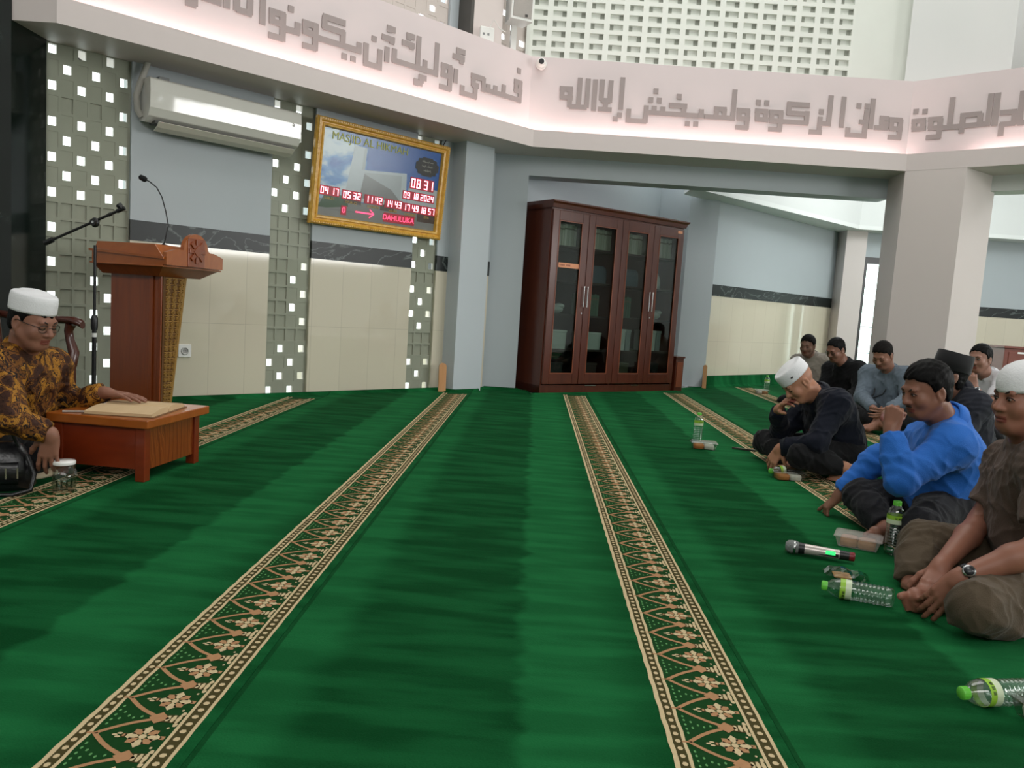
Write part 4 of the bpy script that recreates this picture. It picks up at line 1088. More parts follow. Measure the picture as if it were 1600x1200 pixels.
for k in (1, 2):
    b = MB(); b.loft([[(sx * .15 * q, sy * .1 * q + .11, z) for sx, sy in ((-1, -1), (1, -1), (1, 1), (-1, 1))] for z, q in ((0, 1), (.06, 1.02), (.12, 1), (.17, .95), (.19, .8))], smooth=False)
    o = b.build('folded_cloth', BG, bevel=.015); p = cab_pt(.01 + DW * (k + .5), .07, SHZ[1]); o.location = p; o.rotation_euler = (0, 0, math.radians(36)); tag(o, 'folded blue grey cloth on the second shelf behind the %s bookcase door' % ORD[k], 'cloth')
b = MB(); b.lathe([(.001, 0), (.08, 0), (.085, .05), (.075, .13), (.05, .18), (.001, .2)], n=24); o = b.build('white_cap', mat('cap_cotton', (200, 202, 200), .9)); o.location = cab_pt(.01 + DW * 3.45, .16, SHZ[1]); tag(o, 'pale rounded cap on the second shelf behind the fourth bookcase door', 'cap')
for k in (0, 2, 3):
    b = MB(); b.sphere((0, .12, .05), (.11, .08, .05)); b.sphere((.05, .10, .085), (.06, .06, .03)); o = b.build('crumpled_cloth', mat('white_cloth', (196, 198, 196), .9, bump=.5, bscale=30)); o.location = cab_pt(.01 + DW * (k + .5), .05 if k == 0 else .03, SHZ[2] + (.0 if k != 2 else .0)); o.rotation_euler = (0, 0, math.radians(36))
    if k == 2: o.location = cab_pt(.01 + DW * 2.5, .22, SHZ[1])
    tag(o, 'crumpled white cloth on the %s shelf behind the %s bookcase door' % ('second' if k == 2 else 'middle', ORD[k]), 'cloth')
for k, nm in ((0, 'dark'), (1, 'dark brown'), (2, 'olive'), (3, 'black')):
    storage_box('storage_box', '%s box on the bottom shelf behind the %s bookcase door' % (nm, ORD[k]), 'box', .01 + DW * (k + .5), .08, SHZ[4], .2, .2, .24, mat('box_' + nm.replace(' ', '_'), ((46, 44, 42), (62, 42, 34), (84, 84, 62), (26, 26, 26))[k], .6))
sb = CP.at(CLEN + .105, 0, .02)
r_ = thing('wooden_box', 'small dark red wooden box on the floor at the right end of the bookcase', 'box', sb, math.radians(36))
MB().bb((-.07, 0, .0), (.07, .22, .40)).build('box_body', MAH, r_, bevel=.004); MB().bb((-.08, -.01, .40), (.08, .23, .42)).build('box_lid', MAH, r_, bevel=.003)
MB().bb((-.05, -.006, .05), (.05, 0, .35)).build('front_panel', mat('beading_wood', (128, 66, 40)), r_)

# wooden prayer barrier boards leaning on pilaster and column
TAN = ramp_mat('pale_plywood', [(0, (186, 132, 84)), (1, (208, 156, 106))], 4, .5, (8, 8, 1), 4)
for (px, py, Y, w, h, lab) in ((690, 615, 7.60, .075, .285, 'small pale wooden board with rounded top leaning at the blue pilaster'), (1099.5, 606, 9.86, .05, .30, 'narrow pale wooden board standing by the column right of the bookcase')):
    p = PY(px, py, Y); p.z = .0
    n = 10; pts = [(-w / 2, 0), (w / 2, 0)] + [(w / 2 * math.cos(a), h - w / 2 + w / 2 * math.sin(a)) for a in [PI * k / n for k in range(n + 1)]]
    b = MB(); b.loft([[(x, y, z) for x, z in pts] for y in (-.009, .009)], smooth=False)
    o = b.build('barrier_board', TAN); o.location = p; o.rotation_euler = (math.radians(-3), 0, math.radians(20 if Y < 9 else 0)); tag(o, lab, 'board')

# reddish low cabinet far right
BRN = ramp_mat('red_brown_laminate', [(0, (104, 54, 44)), (1, (126, 70, 58))], 3, .35, (1, 1, 5))
p = PY(1563, 600, 10.9)
r_ = thing('low_cabinet', 'low red brown cabinet at the back wall by the right picture edge', 'cabinet', (p.x, 10.9, 0), 0)
ht = PY(1563, 540, 10.9).z
MB().bb((0, 0, 0), (1.3, .45, ht - .03)).build('carcass', BRN, r_, bevel=.005); MB().bb((-.02, -.02, ht - .03), (1.32, .47, ht)).build('cabinet_top', BRN, r_, bevel=.004)
MB().bb((.06, -.012, .08), (.62, 0, ht - .08)).build('door', BRN, r_, bevel=.004); MB().bb((.66, -.012, .08), (1.24, 0, ht - .08)).build('door', BRN, r_, bevel=.004)
MB().bb((.18, -.014, ht - .1), (.34, -.012, ht - .075)).build('name_label', WHITEP, r_)

# ================================================================== things on the upper ledge
p = PY(809, 36, 7.98)
r_ = thing('loudspeaker', 'white loudspeaker with grey grille on the upper storey left of the pierced wall', 'loudspeaker', p, math.radians(24))
b = MB(); b.loft([[(-.12, -.10, 0), (.12, -.10, 0), (.10, .1, 0), (-.10, .1, 0)], [(-.12, -.12, .42), (.12, -.12, .42), (.10, .1, .42), (-.10, .1, .42)]], smooth=False); b.build('cabinet', WHITEP, r_, bevel=.012)
b = MB(); b.loft([[(-.10, -.106, .025), (.10, -.106, .025), (.10, -.098, .025), (-.10, -.098, .025)], [(-.10, -.124, .40), (.10, -.124, .40), (.10, -.116, .40), (-.10, -.116, .40)]], smooth=False); b.build('grille', mat('grille_grey', (172, 166, 160), .6, bump=.5, bscale=300), r_, bevel=.004)
MB().bb((.03, -.115, .035), (.055, -.109, .055)).build('badge', mat('badge_dark', (60, 58, 56), .4), r_)
MB().bb((-.03, .08, -.33), (.03, .11, .3)).bb((-.05, .0, -.345), (.05, .2, -.32)).build('bracket', WHITEP, r_)
p = PY(760, 62, 7.60)
r_ = thing('wireless_router', 'small white wireless unit with thin cable on the ledge left of the loudspeaker', 'network device', (p.x, 7.60, 3.346), math.radians(20))
MB().bb((-.07, -.02, .0), (.07, .02, .16)).build('case', WHITEP, r_, bevel=.01)
MB().tube([(.02, -.03, .15), (.05, -.04, .23), (.11, -.05, .15), (.17, -.05, .13)], .004).build('cable', WHITEP, r_)
b = MB()
for x in (-.045, .0): b.bb((x, -.022, .08), (x + .02, -.018, .1))
b.build('indicator', GREYP, r_)
p = PY(846, 97, 7.76)
r_ = thing('security_camera', 'small white round security camera on the corner of the band', 'camera', p, 0)
MB().lathe([(.001, 0), (.052, 0), (.054, .02), (.04, .035), (.001, .036)], 0, Matrix.Translation((0, .085, 0)) @ RX, 20).build('base', WHITEP, r_)
MB().sphere((0, .02, 0), .045).build('ball', WHITEP, r_)
MB().lathe([(.001, 0), (.024, 0), (.026, .012), (.018, .014), (.001, .010)], 0, Matrix.Translation((.0, -.018, 0)) @ RX, 18).build('lens', BLACKP, r_)

# ================================================================== food and drink on the carpet
PET = glass_mat('clear_bottle', (248, 251, 250), 1.9, 1.0, .05)
CAPG = mat('green_cap', (112, 206, 74), .35, var=.02)
LABG = mat('label_green', (150, 196, 60), .35, var=.06, scale=30); LABW = mat('label_pale', (206, 218, 186), .35); PRN = mat('label_dark_print', (52, 70, 40), .4)
WAT = glass_mat('bottle_water', (250, 252, 251), 1.2, .8, .03)
def make_bottle():
    r = bpy.data.objects.new('water_bottle', None); COL.objects.link(r)
    prof = [(.001, .004), (.022, .0), (.030, .004), (.032, .012)]
    z = .018
    while z < .115:
        prof += [(.0322, z), (.0322, z + .006), (.0300, z + .0085), (.0300, z + .010)]; z += .0125
    prof += [(.032, .120), (.0325, .125), (.0325, .160), (.031, .172), (.026, .186), (.018, .197), (.0135, .202), (.0135, .208)]
    b = MB(); b.lathe(prof, n=28); b.build('bottle_body', PET, r)
    b = MB(); b.lathe([(.001, .006), (.029, .006), (.0290, .118), (.0308, .126), (.0308, .16), (.029, .172), (.001, .172)], n=20); b.build('water', WAT, r)
    b = MB(); b.lathe([(.0330, .128), (.0330, .146)], n=28, cap=False); lb = b.build('label', LABW, r)
    b = MB(); b.lathe([(.0331, .146), (.0331, .162)], n=28, cap=False); b.build('label_stripe', LABG, lb)
    b = MB()
    for k in range(12):
        a = -PI / 2 - .5 + k * .09
        if k % 4 != 3: b.box((.0335 * math.cos(a), .0335 * math.sin(a), .152), (.0012, .0018, .007), 0, None, Matrix.Rotation(a, 4, 'Z'))
    b.build('label_print', PRN, lb)
    b = MB(); b.lathe([(.0145, .200), (.0150, .203), (.0150, .217), (.0135, .219), (.001, .2195)], n=24)
    for k in range(24):
        a = 2 * PI * k / 24; b.box((.0151 * math.cos(a), .0151 * math.sin(a), .209), (.0012, .0016, .014), 0, None, Matrix.Rotation(a, 4, 'Z'))
    b.build('cap', CAPG, r); return r
bot0 = make_bottle(); bot_used = [False]
def bottle(label, stand=None, lie=None, roll=0.0):
    o = copy_tree(bot0) if bot_used[0] else bot0
    bot_used[0] = True
    if stand is not None: o.location = (stand[0], stand[1], .001); o.rotation_euler = (0, 0, roll)
    else:
        a, c = lie   # cap point and base point on the floor
        d = Vector((a.x - c.x, a.y - c.y, 0)).normalized()
        q = d.to_track_quat('Z', 'Y') @ Matrix.Rotation(roll, 3, 'Z').to_quaternion()
        o.rotation_mode = 'QUATERNION'; o.rotation_quaternion = q; o.location = (c.x, c.y, .0345)
    return tag(o, label, 'bottle', 'clear water bottles with green caps')
q = PZ(1393, 866); bottle('full water bottle standing at the knee of the man in the brown polo shirt', (q.x, q.y))
q = PZ(1089, 692); bottle('water bottle standing upright behind the food box near the man in navy', (q.x, q.y), roll=.4)
q = PZ(1197, 613); bottle('farthest water bottle, standing before the green strip of the tiled side wall', (q.x, q.y), roll=.9)
a_ = PZ(1283, 914, .034); c_ = PZ(1388, 933, .034); d_ = (c_ - a_).normalized(); bottle('water bottle lying at the bare foot of the man in the brown polo shirt', None, (a_, a_ + d_ * .22), 1.2)
a_ = PZ(1500, 1083, .034); c_ = PZ(1600, 1081, .034); d_ = (c_ - a_).normalized(); bottle('water bottle lying at the lower right corner of the picture', None, (a_, a_ + d_ * .22), 2.4)
a_ = PZ(1202, 736, .034); c_ = PZ(1256, 737, .034); d_ = (c_ - a_).normalized(); bottle('water bottle lying behind a food box before the navy man\'s feet', None, (a_, a_ + d_ * .22), .6)

BOXP = glass_mat('clear_food_box', (232, 234, 232), 1.7, .9, .2)
BOXM = mat('milky_food_box', (214, 208, 200), .3, var=.03)
FOODS = {'orange': ramp_mat('orange_food', [(0, (176, 92, 40)), (1, (226, 156, 92))], 30, .5), 'rice': ramp_mat('rice', [(0, (208, 202, 190)), (1, (236, 232, 222))], 120, .6), 'brown': ramp_mat('brown_food', [(0, (150, 92, 54)), (1, (206, 154, 104))], 40, .5)}
milky = mat('milky_plastic', (222, 212, 206), .35, var=.02)
milky.node_tree.nodes['Principled BSDF'].inputs['Alpha'].default_value = .28
def food_box(label, p, rz, foods, BOXP=BOXP):
    r = thing('food_box', label, 'food box', (p.x, p.y, .001), rz, 'plastic food boxes on the carpet')
    w, d, h = .085, .055, .042
    def ring(k, z, g=0): return [(sx * (w * k + g) , sy * (d * k + g), z) for sx, sy in ((-1, -1), (1, -1), (1, 1), (-1, 1))]
    b = MB(); b.loft([ring(.84, .0), ring(1, h)], cap=False, smooth=False); b.add(ring(.84, .0005), [(0, 1, 2, 3)]); b.build('tray', BOXP, r)
    b = MB(); b.loft([ring(1, h, .0), ring(1, h, .006), ring(1, h + .004, .006), ring(.95, h + .010), ring(.7, h + .011)], smooth=False); b.build('lid', BOXP, r)
    for k, fd in enumerate(foods):
        x0, x1 = -w * .8 + k * 1.6 * w / len(foods), -w * .8 + (k + 1) * 1.6 * w / len(foods)
        b = MB(); n = 6; rings = []
        for (z, g) in ((.003, .92), (.018, 1), (.028, .97), (.034, .8)):
            cx_ = (x0 + x1) / 2; hw_ = (x1 - x0) / 2 * g; rings.append([(cx_ + hw_ * sx, d * .8 * g * sy, z) for sx, sy in ((-1, -.8), (-.8, -1), (.8, -1), (1, -.8), (1, .8), (.8, 1), (-.8, 1), (-1, .8))])
        b.loft(rings); b.build('food', FOODS[fd], r)
    return r
food_box('clear food box with orange food in front of the upright bottle near the bookcase', PZ(1099, 701), math.radians(-8), ('orange', 'rice'))
food_box('clear food box with rice and orange food before the navy man\'s feet', PZ(1230, 749), math.radians(2), ('orange', 'rice'))
food_box('milky closed food box with brown food between the microphone and the upright bottle', PZ(1340, 854), math.radians(-28), ('brown', 'brown'), milky)
food_box('farthest food box, beside the bottle near the tiled side wall', PZ(1190, 615), math.radians(-6), ('rice', 'brown'))
food_box('food box cut off by the right picture edge under the lying bottle', PZ(1655, 1132), math.radians(8), ('rice', 'brown'))
# clear plastic packet with a cracker
p = PZ(1322, 902)
r_ = thing('snack_packet', 'crumpled clear plastic packet with a cracker behind the lying bottle', 'packet', (p.x, p.y, .001), math.radians(-14))
rp = random.Random(5); N, M_ = 9, 6; vs = []
for j in range(M_):
    for i in range(N): vs.append((-.075 + .15 * i / (N - 1), -.05 + .10 * j / (M_ - 1), .014 + rp.uniform(-.006, .008) + (.006 if 0 < i < N - 1 and 0 < j < M_ - 1 else -.006)))
b = MB(); b.add(vs, [(j * N + i, j * N + i + 1, (j + 1) * N + i + 1, (j + 1) * N + i) for j in range(M_ - 1) for i in range(N - 1)])
b.build('film', glass_mat('clear_film', (222, 224, 220), 1.5, 1, .1), r_)
MB().bb((-.045, -.03, .001), (.015, .03, .008)).build('cracker', mat('cracker', (198, 152, 100), .7, var=.15, scale=60), r_, bevel=.003)
# wireless microphone
a_ = PZ(1232, 853, .027); c_ = PZ(1339, 874, .02); d_ = (c_ - a_); Lm = d_.length
r_ = thing('wireless_microphone', 'silver wireless microphone with green display lying on the carpet', 'microphone', (a_.x, a_.y, .0265), math.atan2(d_.y, d_.x))
MX = Matrix.Rotation(PI / 2, 4, 'Y')
MB().lathe([(.001, -.012), (.014, -.011), (.023, -.002), (.0255, .012), (.0245, .026), (.021, .04)], 0, MX, 24).build('grille_head', mat('mic_mesh', (150, 154, 152), .45, .7, bump=.8, bscale=500), r_)
MB().lathe([(.0245, .018), (.026, .019), (.026, .027), (.0245, .028)], 0, MX, 24, cap=False).build('head_ring', STEEL, r_)
MB().lathe([(.022, .038), (.0215, .05), (.021, .06)], 0, MX, 24).build('collar', BLACKP, r_)
MB().lathe([(.020, .058), (.0195, .10), (.018, Lm - .075), (.0185, Lm - .06)], 0, MX, 24).build('handle', mat('mic_champagne', (196, 186, 180), .25, .35), r_)
MB().lathe([(.0187, Lm - .062), (.0175, Lm - .05), (.017, Lm - .012)], 0, MX, 24).build('tail', BLACKP, r_)
MB().lathe([(.0172, Lm - .04), (.0172, Lm - .012), (.015, Lm - .008), (.001, Lm - .008)], 0, MX, 24).build('tail_cap', mat('mic_red', (120, 20, 30), .4), r_)
b = MB(); b.box((Lm * .62, -.0188, .006), (.034, .004, .014), 0); b.build('display', mat('display_green', (60, 235, 120), .3, emit=1.2), r_)
b = MB(); b.bb((Lm * .45, -.0182, -.008), (Lm - .065, -.0140, .004)); b.build('display_window', BLACKP, r_)
# slim dark pen on the carpet by the navy man's knee
a_, c_ = PZ(1144, 701), PZ(1181, 706); d_ = c_ - a_
r_ = thing('folding_fan', 'slim dark stick on the carpet before the navy man\'s knee', 'stick', (a_.x, a_.y, .0), math.atan2(d_.y, d_.x))
MB().bb((0, -.011, .001), (d_.length, .011, .013)).build('body', mat('stick_dark', (52, 54, 44), .5), r_, bevel=.002); MB().bb((0, -.012, .013), (d_.length, -.006, .0145)).build('edge_strip', mat('stick_pale', (130, 128, 104), .5), r_)
# ================================================================== people: signed-distance bodies turned into one continuous skin
V3 = np.array
def nrm(v): v = np.asarray(v, float); return v / (np.linalg.norm(v) + 1e-9)
class Body:
    """list of soft-joined volumes -> mesh by surface nets"""
    def __init__(self): self.p = []
    def cone(self, a, b, ra, rb, k=.02, cut=None, sub=False): self.p.append(('c', np.asarray(a, float), np.asarray(b, float), ra, rb, k, cut, sub)); return self
    def ell(self, c, r, R=None, k=.02, sub=False): self.p.append(('e', np.asarray(c, float), np.asarray(r, float), np.eye(3) if R is None else R, None, k, None, sub)); return self
    def ball(self, c, r, k=.02, sub=False): return self.ell(c, (r, r, r), None, k, sub)
    def chain(self, pts, rs, k=.02):
        for i in range(len(pts) - 1): self.cone(pts[i], pts[i + 1], rs[i], rs[i + 1], k)
        return self
    def field(self, vox, post=None):
        lo, hi = np.full(3, 1e9), np.full(3, -1e9); bx = []
        for t in self.p:
            if t[0] == 'c':
                m = max(t[3], t[4]); l, h = np.minimum(t[1], t[2]) - m, np.maximum(t[1], t[2]) + m
            else: m = t[2].max(); l, h = t[1] - m, t[1] + m
            bx.append((l, h))
            if not t[7]: lo, hi = np.minimum(lo, l), np.maximum(hi, h)
        lo = lo - .03; n = np.ceil((hi + .03 - lo) / vox).astype(int) + 1
        F = np.full(n, .2, np.float32)
        ax = [lo[i] + vox * np.arange(n[i]) for i in range(3)]
        for t, (l, h) in zip(self.p, bx):
            m = t[5] + 3 * vox + .012
            i0 = np.clip(np.floor((l - m - lo) / vox).astype(int), 0, n - 1); i1 = np.clip(np.ceil((h + m - lo) / vox).astype(int) + 1, 1, n)
            if np.any(i1 <= i0): continue
            X = ax[0][i0[0]:i1[0], None, None].astype(np.float32); Y = ax[1][None, i0[1]:i1[1], None].astype(np.float32); Z = ax[2][None, None, i0[2]:i1[2]].astype(np.float32)
            if t[0] == 'c':
                a, b = t[1], t[2]; ba = b - a; L2 = float(ba @ ba) + 1e-12
                px, py, pz = X - a[0], Y - a[1], Z - a[2]
                dt = (px * ba[0] + py * ba[1] + pz * ba[2]) / L2
                q = np.clip(dt, 0, 1)
                d = np.sqrt((px - q * ba[0]) ** 2 + (py - q * ba[1]) ** 2 + (pz - q * ba[2]) ** 2) - (t[3] + (t[4] - t[3]) * q)
                if t[6]:
                    L = math.sqrt(L2)
                    if 'b' in t[6]: d = np.maximum(d, (dt - 1) * L)
                    if 'a' in t[6]: d = np.maximum(d, -dt * L)
            else:
                c, r, R = t[1], t[2], t[3]
                px, py, pz = X - c[0], Y - c[1], Z - c[2]
                u = (px * R[0, 0] + py * R[1, 0] + pz * R[2, 0]); v = (px * R[0, 1] + py * R[1, 1] + pz * R[2, 1]); w = (px * R[0, 2] + py * R[1, 2] + pz * R[2, 2])
                k0 = np.sqrt((u / r[0]) ** 2 + (v / r[1]) ** 2 + (w / r[2]) ** 2); k1 = np.sqrt((u / r[0] ** 2) ** 2 + (v / r[1] ** 2) ** 2 + (w / r[2] ** 2) ** 2)
                d = k0 * (k0 - 1) / np.maximum(k1, 1e-6)
            S = F[i0[0]:i1[0], i0[1]:i1[1], i0[2]:i1[2]]; k = max(t[5], 1e-4)
            if t[7]:
                hh = np.maximum(k - np.abs(S + d), 0) / k; S[...] = np.maximum(S, -d) + hh * hh * k / 4
            else:
                hh = np.maximum(k - np.abs(S - d), 0) / k; S[...] = np.minimum(S, d) - hh * hh * k / 4
        if post is not None: F = post(F, ax)
        return F, lo
    def mesh(self, vox, post=None):
        F, lo = self.field(vox, post)
        S = F < 0; n = F.shape
        cnt = np.zeros([v - 1 for v in n], np.int8); offs = [(i, j, k) for i in (0, 1) for j in (0, 1) for k in (0, 1)]
        for (i, j, k) in offs: cnt += S[i:n[0] - 1 + i, j:n[1] - 1 + j, k:n[2] - 1 + k]
        act = (cnt > 0) & (cnt < 8)
        I = np.argwhere(act)
        vals = np.stack([F[I[:, 0] + i, I[:, 1] + j, I[:, 2] + k] for (i, j, k) in offs], 1)
        pos = np.zeros((len(I), 3), np.float32); c = np.zeros(len(I), np.float32)
        for e, a in enumerate(offs):
            for f, b in enumerate(offs):
                if e < f and sum(abs(x - y) for x, y in zip(a, b)) == 1:
                    va, vb = vals[:, e], vals[:, f]; cr = (va < 0) != (vb < 0)
                    t = np.where(cr, va / np.where(cr, va - vb, 1), 0)
                    A, B = V3(a, np.float32), V3(b, np.float32)
                    pos += np.where(cr[:, None], A + t[:, None] * (B - A), 0); c += cr
        pos = (pos / c[:, None] + I) * vox + lo
        idx = np.full(act.shape, -1, np.int32); idx[act] = np.arange(len(I))
        quads = []
        for axn in range(3):
            sl0 = [slice(None)] * 3; sl1 = [slice(None)] * 3; sl0[axn] = slice(0, -1); sl1[axn] = slice(1, None)
            s0, s1 = S[tuple(sl0)], S[tuple(sl1)]
            E_ = np.argwhere(s0 != s1); o1, o2 = [(1, 2), (2, 0), (0, 1)][axn]
            E_ = E_[(E_[:, o1] > 0) & (E_[:, o2] > 0) & (E_[:, o1] < n[o1] - 1) & (E_[:, o2] < n[o2] - 1)]
            def cell(d1, d2):
                q = E_.copy(); q[:, o1] -= d1; q[:, o2] -= d2; return idx[q[:, 0], q[:, 1], q[:, 2]]
            Q = np.stack([cell(1, 1), cell(0, 1), cell(0, 0), cell(1, 0)], 1)
            flip = ~s0[E_[:, 0], E_[:, 1], E_[:, 2]]
            Q[flip] = Q[flip][:, ::-1]; quads.append(Q[(Q >= 0).all(1)])
        return pos, np.concatenate(quads)
def np_mesh(name, pos, quads, mats, parent, origin, face_mat=None):
    me = bpy.data.meshes.new(name); p = (pos - np.asarray(origin)).astype(np.float32)
    me.vertices.add(len(p)); me.vertices.foreach_set('co', p.ravel())
    me.loops.add(len(quads) * 4); me.loops.foreach_set('vertex_index', quads.astype(np.int32).ravel())
    me.polygons.add(len(quads)); me.polygons.foreach_set('loop_start', np.arange(0, len(quads) * 4, 4, dtype=np.int32))
    me.update(calc_edges=True); me.validate()
    me.polygons.foreach_set('use_smooth', np.ones(len(me.polygons), bool))
    for m in (mats if isinstance(mats, (list, tuple)) else [mats]): me.materials.append(m)
    if face_mat is not None and len(face_mat) == len(me.polygons): me.polygons.foreach_set('material_index', face_mat.astype(np.int32))
    o = bpy.data.objects.new(name, me); COL.objects.link(o)
    if parent is not None: o.parent = parent
    return o
def folds(amp, seed, lines=()):
    """creases: sharp-crested ripples, strongest near the bends given in lines (point, reach)"""
    r = np.random.RandomState(seed); ks = [(nrm(r.normal(size=3)) * r.uniform(30, 75), r.uniform(0, 6.28)) for _ in range(7)]
    def post(F, ax):
        m = np.argwhere(np.abs(F) < .03)
        if not len(m): return F
        p = np.stack([ax[i][m[:, i]] for i in range(3)], 1)
        w = p + .014 * np.sin(p[:, [1, 2, 0]] * 31 + seed) + .006 * np.sin(p[:, [2, 0, 1]] * 67)
        s = np.zeros(len(p))
        for k, f in ks: s += (1 - np.abs(np.sin((w @ k + f) / 2))) ** 3
        d = -amp * (s / 2.2 - .45)
        for q, reach, axis in lines:
            v = p - q; dist = np.linalg.norm(v, axis=1); t = v @ axis
            g = np.exp(-(dist / reach) ** 2)
            d -= .32 * amp * g * np.sin(t * 120 + 9 * np.sin(v @ ks[0][0] / 4) + 5 * np.sin(v @ ks[1][0] / 5) + 3 * dist / reach)
        F[m[:, 0], m[:, 1], m[:, 2]] += d.astype(np.float32)
        return F
    return post
def frame(fwd, up):
    f = nrm(fwd); r = nrm(np.cross(f, up)); u = np.cross(r, f); return np.stack([r, f, u], 1)   # columns: right, forward, up
def head_frame(yaw, pitch, roll=0):
    y, p = math.radians(yaw), math.radians(pitch)
    f = V3([math.cos(y) * math.cos(p), math.sin(y) * math.cos(p), -math.sin(p)])
    R = frame(f, (0, 0, 1)); a = math.radians(roll)
    r, u = R[:, 0] * math.cos(a) + R[:, 2] * math.sin(a), R[:, 2] * math.cos(a) - R[:, 0] * math.sin(a)
    return np.stack([r, R[:, 1], u], 1)
HS = .95
def add_head(B, c, R, sc=1.0, fat=1.0, eyes=.3):
    q = lambda x, y, z: c + R @ (V3([x, y, z]) * HS * sc); s = HS * sc
    e = lambda x, y, z, rx, ry, rz, k, sub=False: B.ell(q(x, y, z), (rx * s, ry * s, rz * s), R, k * s, sub)
    e(0, -.014, .036, .077, .096, .088, .02)
    e(0, .026, -.030, .063 * fat, .066, .084, .03)
    e(0, .054, -.088, .030 * fat, .026, .024, .03)
    for sx in (-1, 1):
        B.cone(q(sx * .058 * fat, .0, -.048), q(sx * .022, .060, -.090), .020 * s, .018 * s, .03 * s)
        e(sx * .040, .060, -.026, .028 * fat, .026, .030, .02)
    B.cone(q(-.034, .080, .026), q(.034, .080, .026), .013 * s, .013 * s, .015 * s)
    for sx in (-1, 1): e(sx * .031, .098, .006, .017, .014, .011, .014, True)
    B.cone(q(0, .084, .016), q(0, .108, -.026), .009 * s, .0125 * s, .012 * s)
    for sx in (-1, 1): e(sx * .0145, .094, -.030, .010, .012, .009, .008)
    e(0, .083, -.052, .024, .012, .012, .012)
    e(0, .0875, -.0585, .025, .009, .0062, .004); e(0, .086, -.0705, .022, .009, .0072, .004)
    e(0, .100, -.0645, .023, .010, .0022, .003, True)
    for sx in (-1, 1):
        e(sx * .031, .0765, .006, .0165, .014, .0105, .004)            # lids over the eyeballs
        e(sx * .079, -.012, -.006, .010, .022, .034, .006); e(sx * .087, -.006, -.004, .006, .011, .020, .004, True); e(sx * .078, -.004, -.034, .008, .010, .012, .006)
    return q
def finger(B, p, d, n, lens, rads, curls, k=.004):
    ang = 0; pts = [p]
    for L, c in zip(lens, curls):
        ang += c; pts.append(pts[-1] + (d * math.cos(ang) + n * math.sin(ang)) * L)
    B.chain(pts, rads, k); return pts
def add_hand(B, W, d, n, side, curl=(.25, .3, .2), spread=.12, thumb=(.5, .3, .2), sc=1.0):
    """W wrist, d finger direction, n palm normal; side +1 right, -1 left"""
    d = nrm(d); n = nrm(n - d * (n @ d)); l = np.cross(n, d) * side     # l points to the thumb
    K = []
    for i, o in enumerate((.030, .010, -.010, -.028)):
        k0 = W + d * .012 * sc + l * o * .55 * sc; k1 = W + d * (.092, .096, .091, .082)[i] * sc + l * o * sc - n * .002
        B.cone(k0, k1, .0145 * sc, .0105 * sc, .012); K.append(k1)
    B.ell(W + d * .045 * sc + n * .004, (.034 * sc, .044 * sc, .013 * sc), np.stack([l, d, n], 1), .012)
    lens = ((.043, .026, .021), (.047, .030, .022), (.043, .028, .022), (.034, .021, .019))
    cu = curl if isinstance(curl[0], (list, tuple)) else [curl] * 4
    for i in range(4):
        f = nrm(d + l * spread * (1.4, .3, -.7, -1.7)[i])
        finger(B, K[i], f, n, [x * sc for x in lens[i]], [.0098 * sc, .0088 * sc, .0080 * sc, .0068 * sc] if i < 3 else [.0085 * sc, .0076 * sc, .007 * sc, .006 * sc], [c * (1 + .08 * i) for c in cu[i]])
    t0 = W + d * .022 * sc + l * .020 * sc + n * .006
    td = nrm(d * .75 + l * (.75 + .2 * thumb[0]) + n * thumb[0] * .7); tn = nrm(n * .6 - l * .8 + d * .3); tn = nrm(tn - td * (tn @ td))
    finger(B, t0, td, tn, (.046 * sc, .034 * sc, .026 * sc), (.0155 * sc, .0115 * sc, .0105 * sc, .0085 * sc), (0, thumb[1], thumb[2]), .008)
def add_foot(B, A, t, up, side, sc=1.0):
    """A ankle, t toe direction, up = top of the foot; side +1 right"""
    t = nrm(t); up = nrm(up - t * (up @ t)); l = np.cross(up, t) * side    # l points to the big toe
    h = A - t * .035 * sc - up * .045 * sc
    B.cone(A, h, .036 * sc, .030 * sc, .02)
    m1, m2 = A + t * .105 * sc + l * .022 * sc - up * .052 * sc, A + t * .095 * sc - l * .022 * sc - up * .055 * sc
    B.cone(A - up * .008, m1, .036 * sc, .019 * sc, .03); B.cone(h, m2, .028 * sc, .017 * sc, .03); B.cone(h, m1, .028 * sc, .02 * sc, .03); B.cone(m1, m2, .02 * sc, .017 * sc, .02)
    for i in range(5):
        b = m1 + (m2 - m1) * (i / 4) + t * .008 * sc; L = (.050, .040, .036, .031, .026)[i] * sc; r = (.0125, .009, .0085, .008, .0075)[i] * sc
        B.cone(b, b + t * L * .6 + up * .003, r * 1.1, r, .006); B.cone(b + t * L * .6 + up * .003, b + t * L - up * .004, r, r * .95, .004)

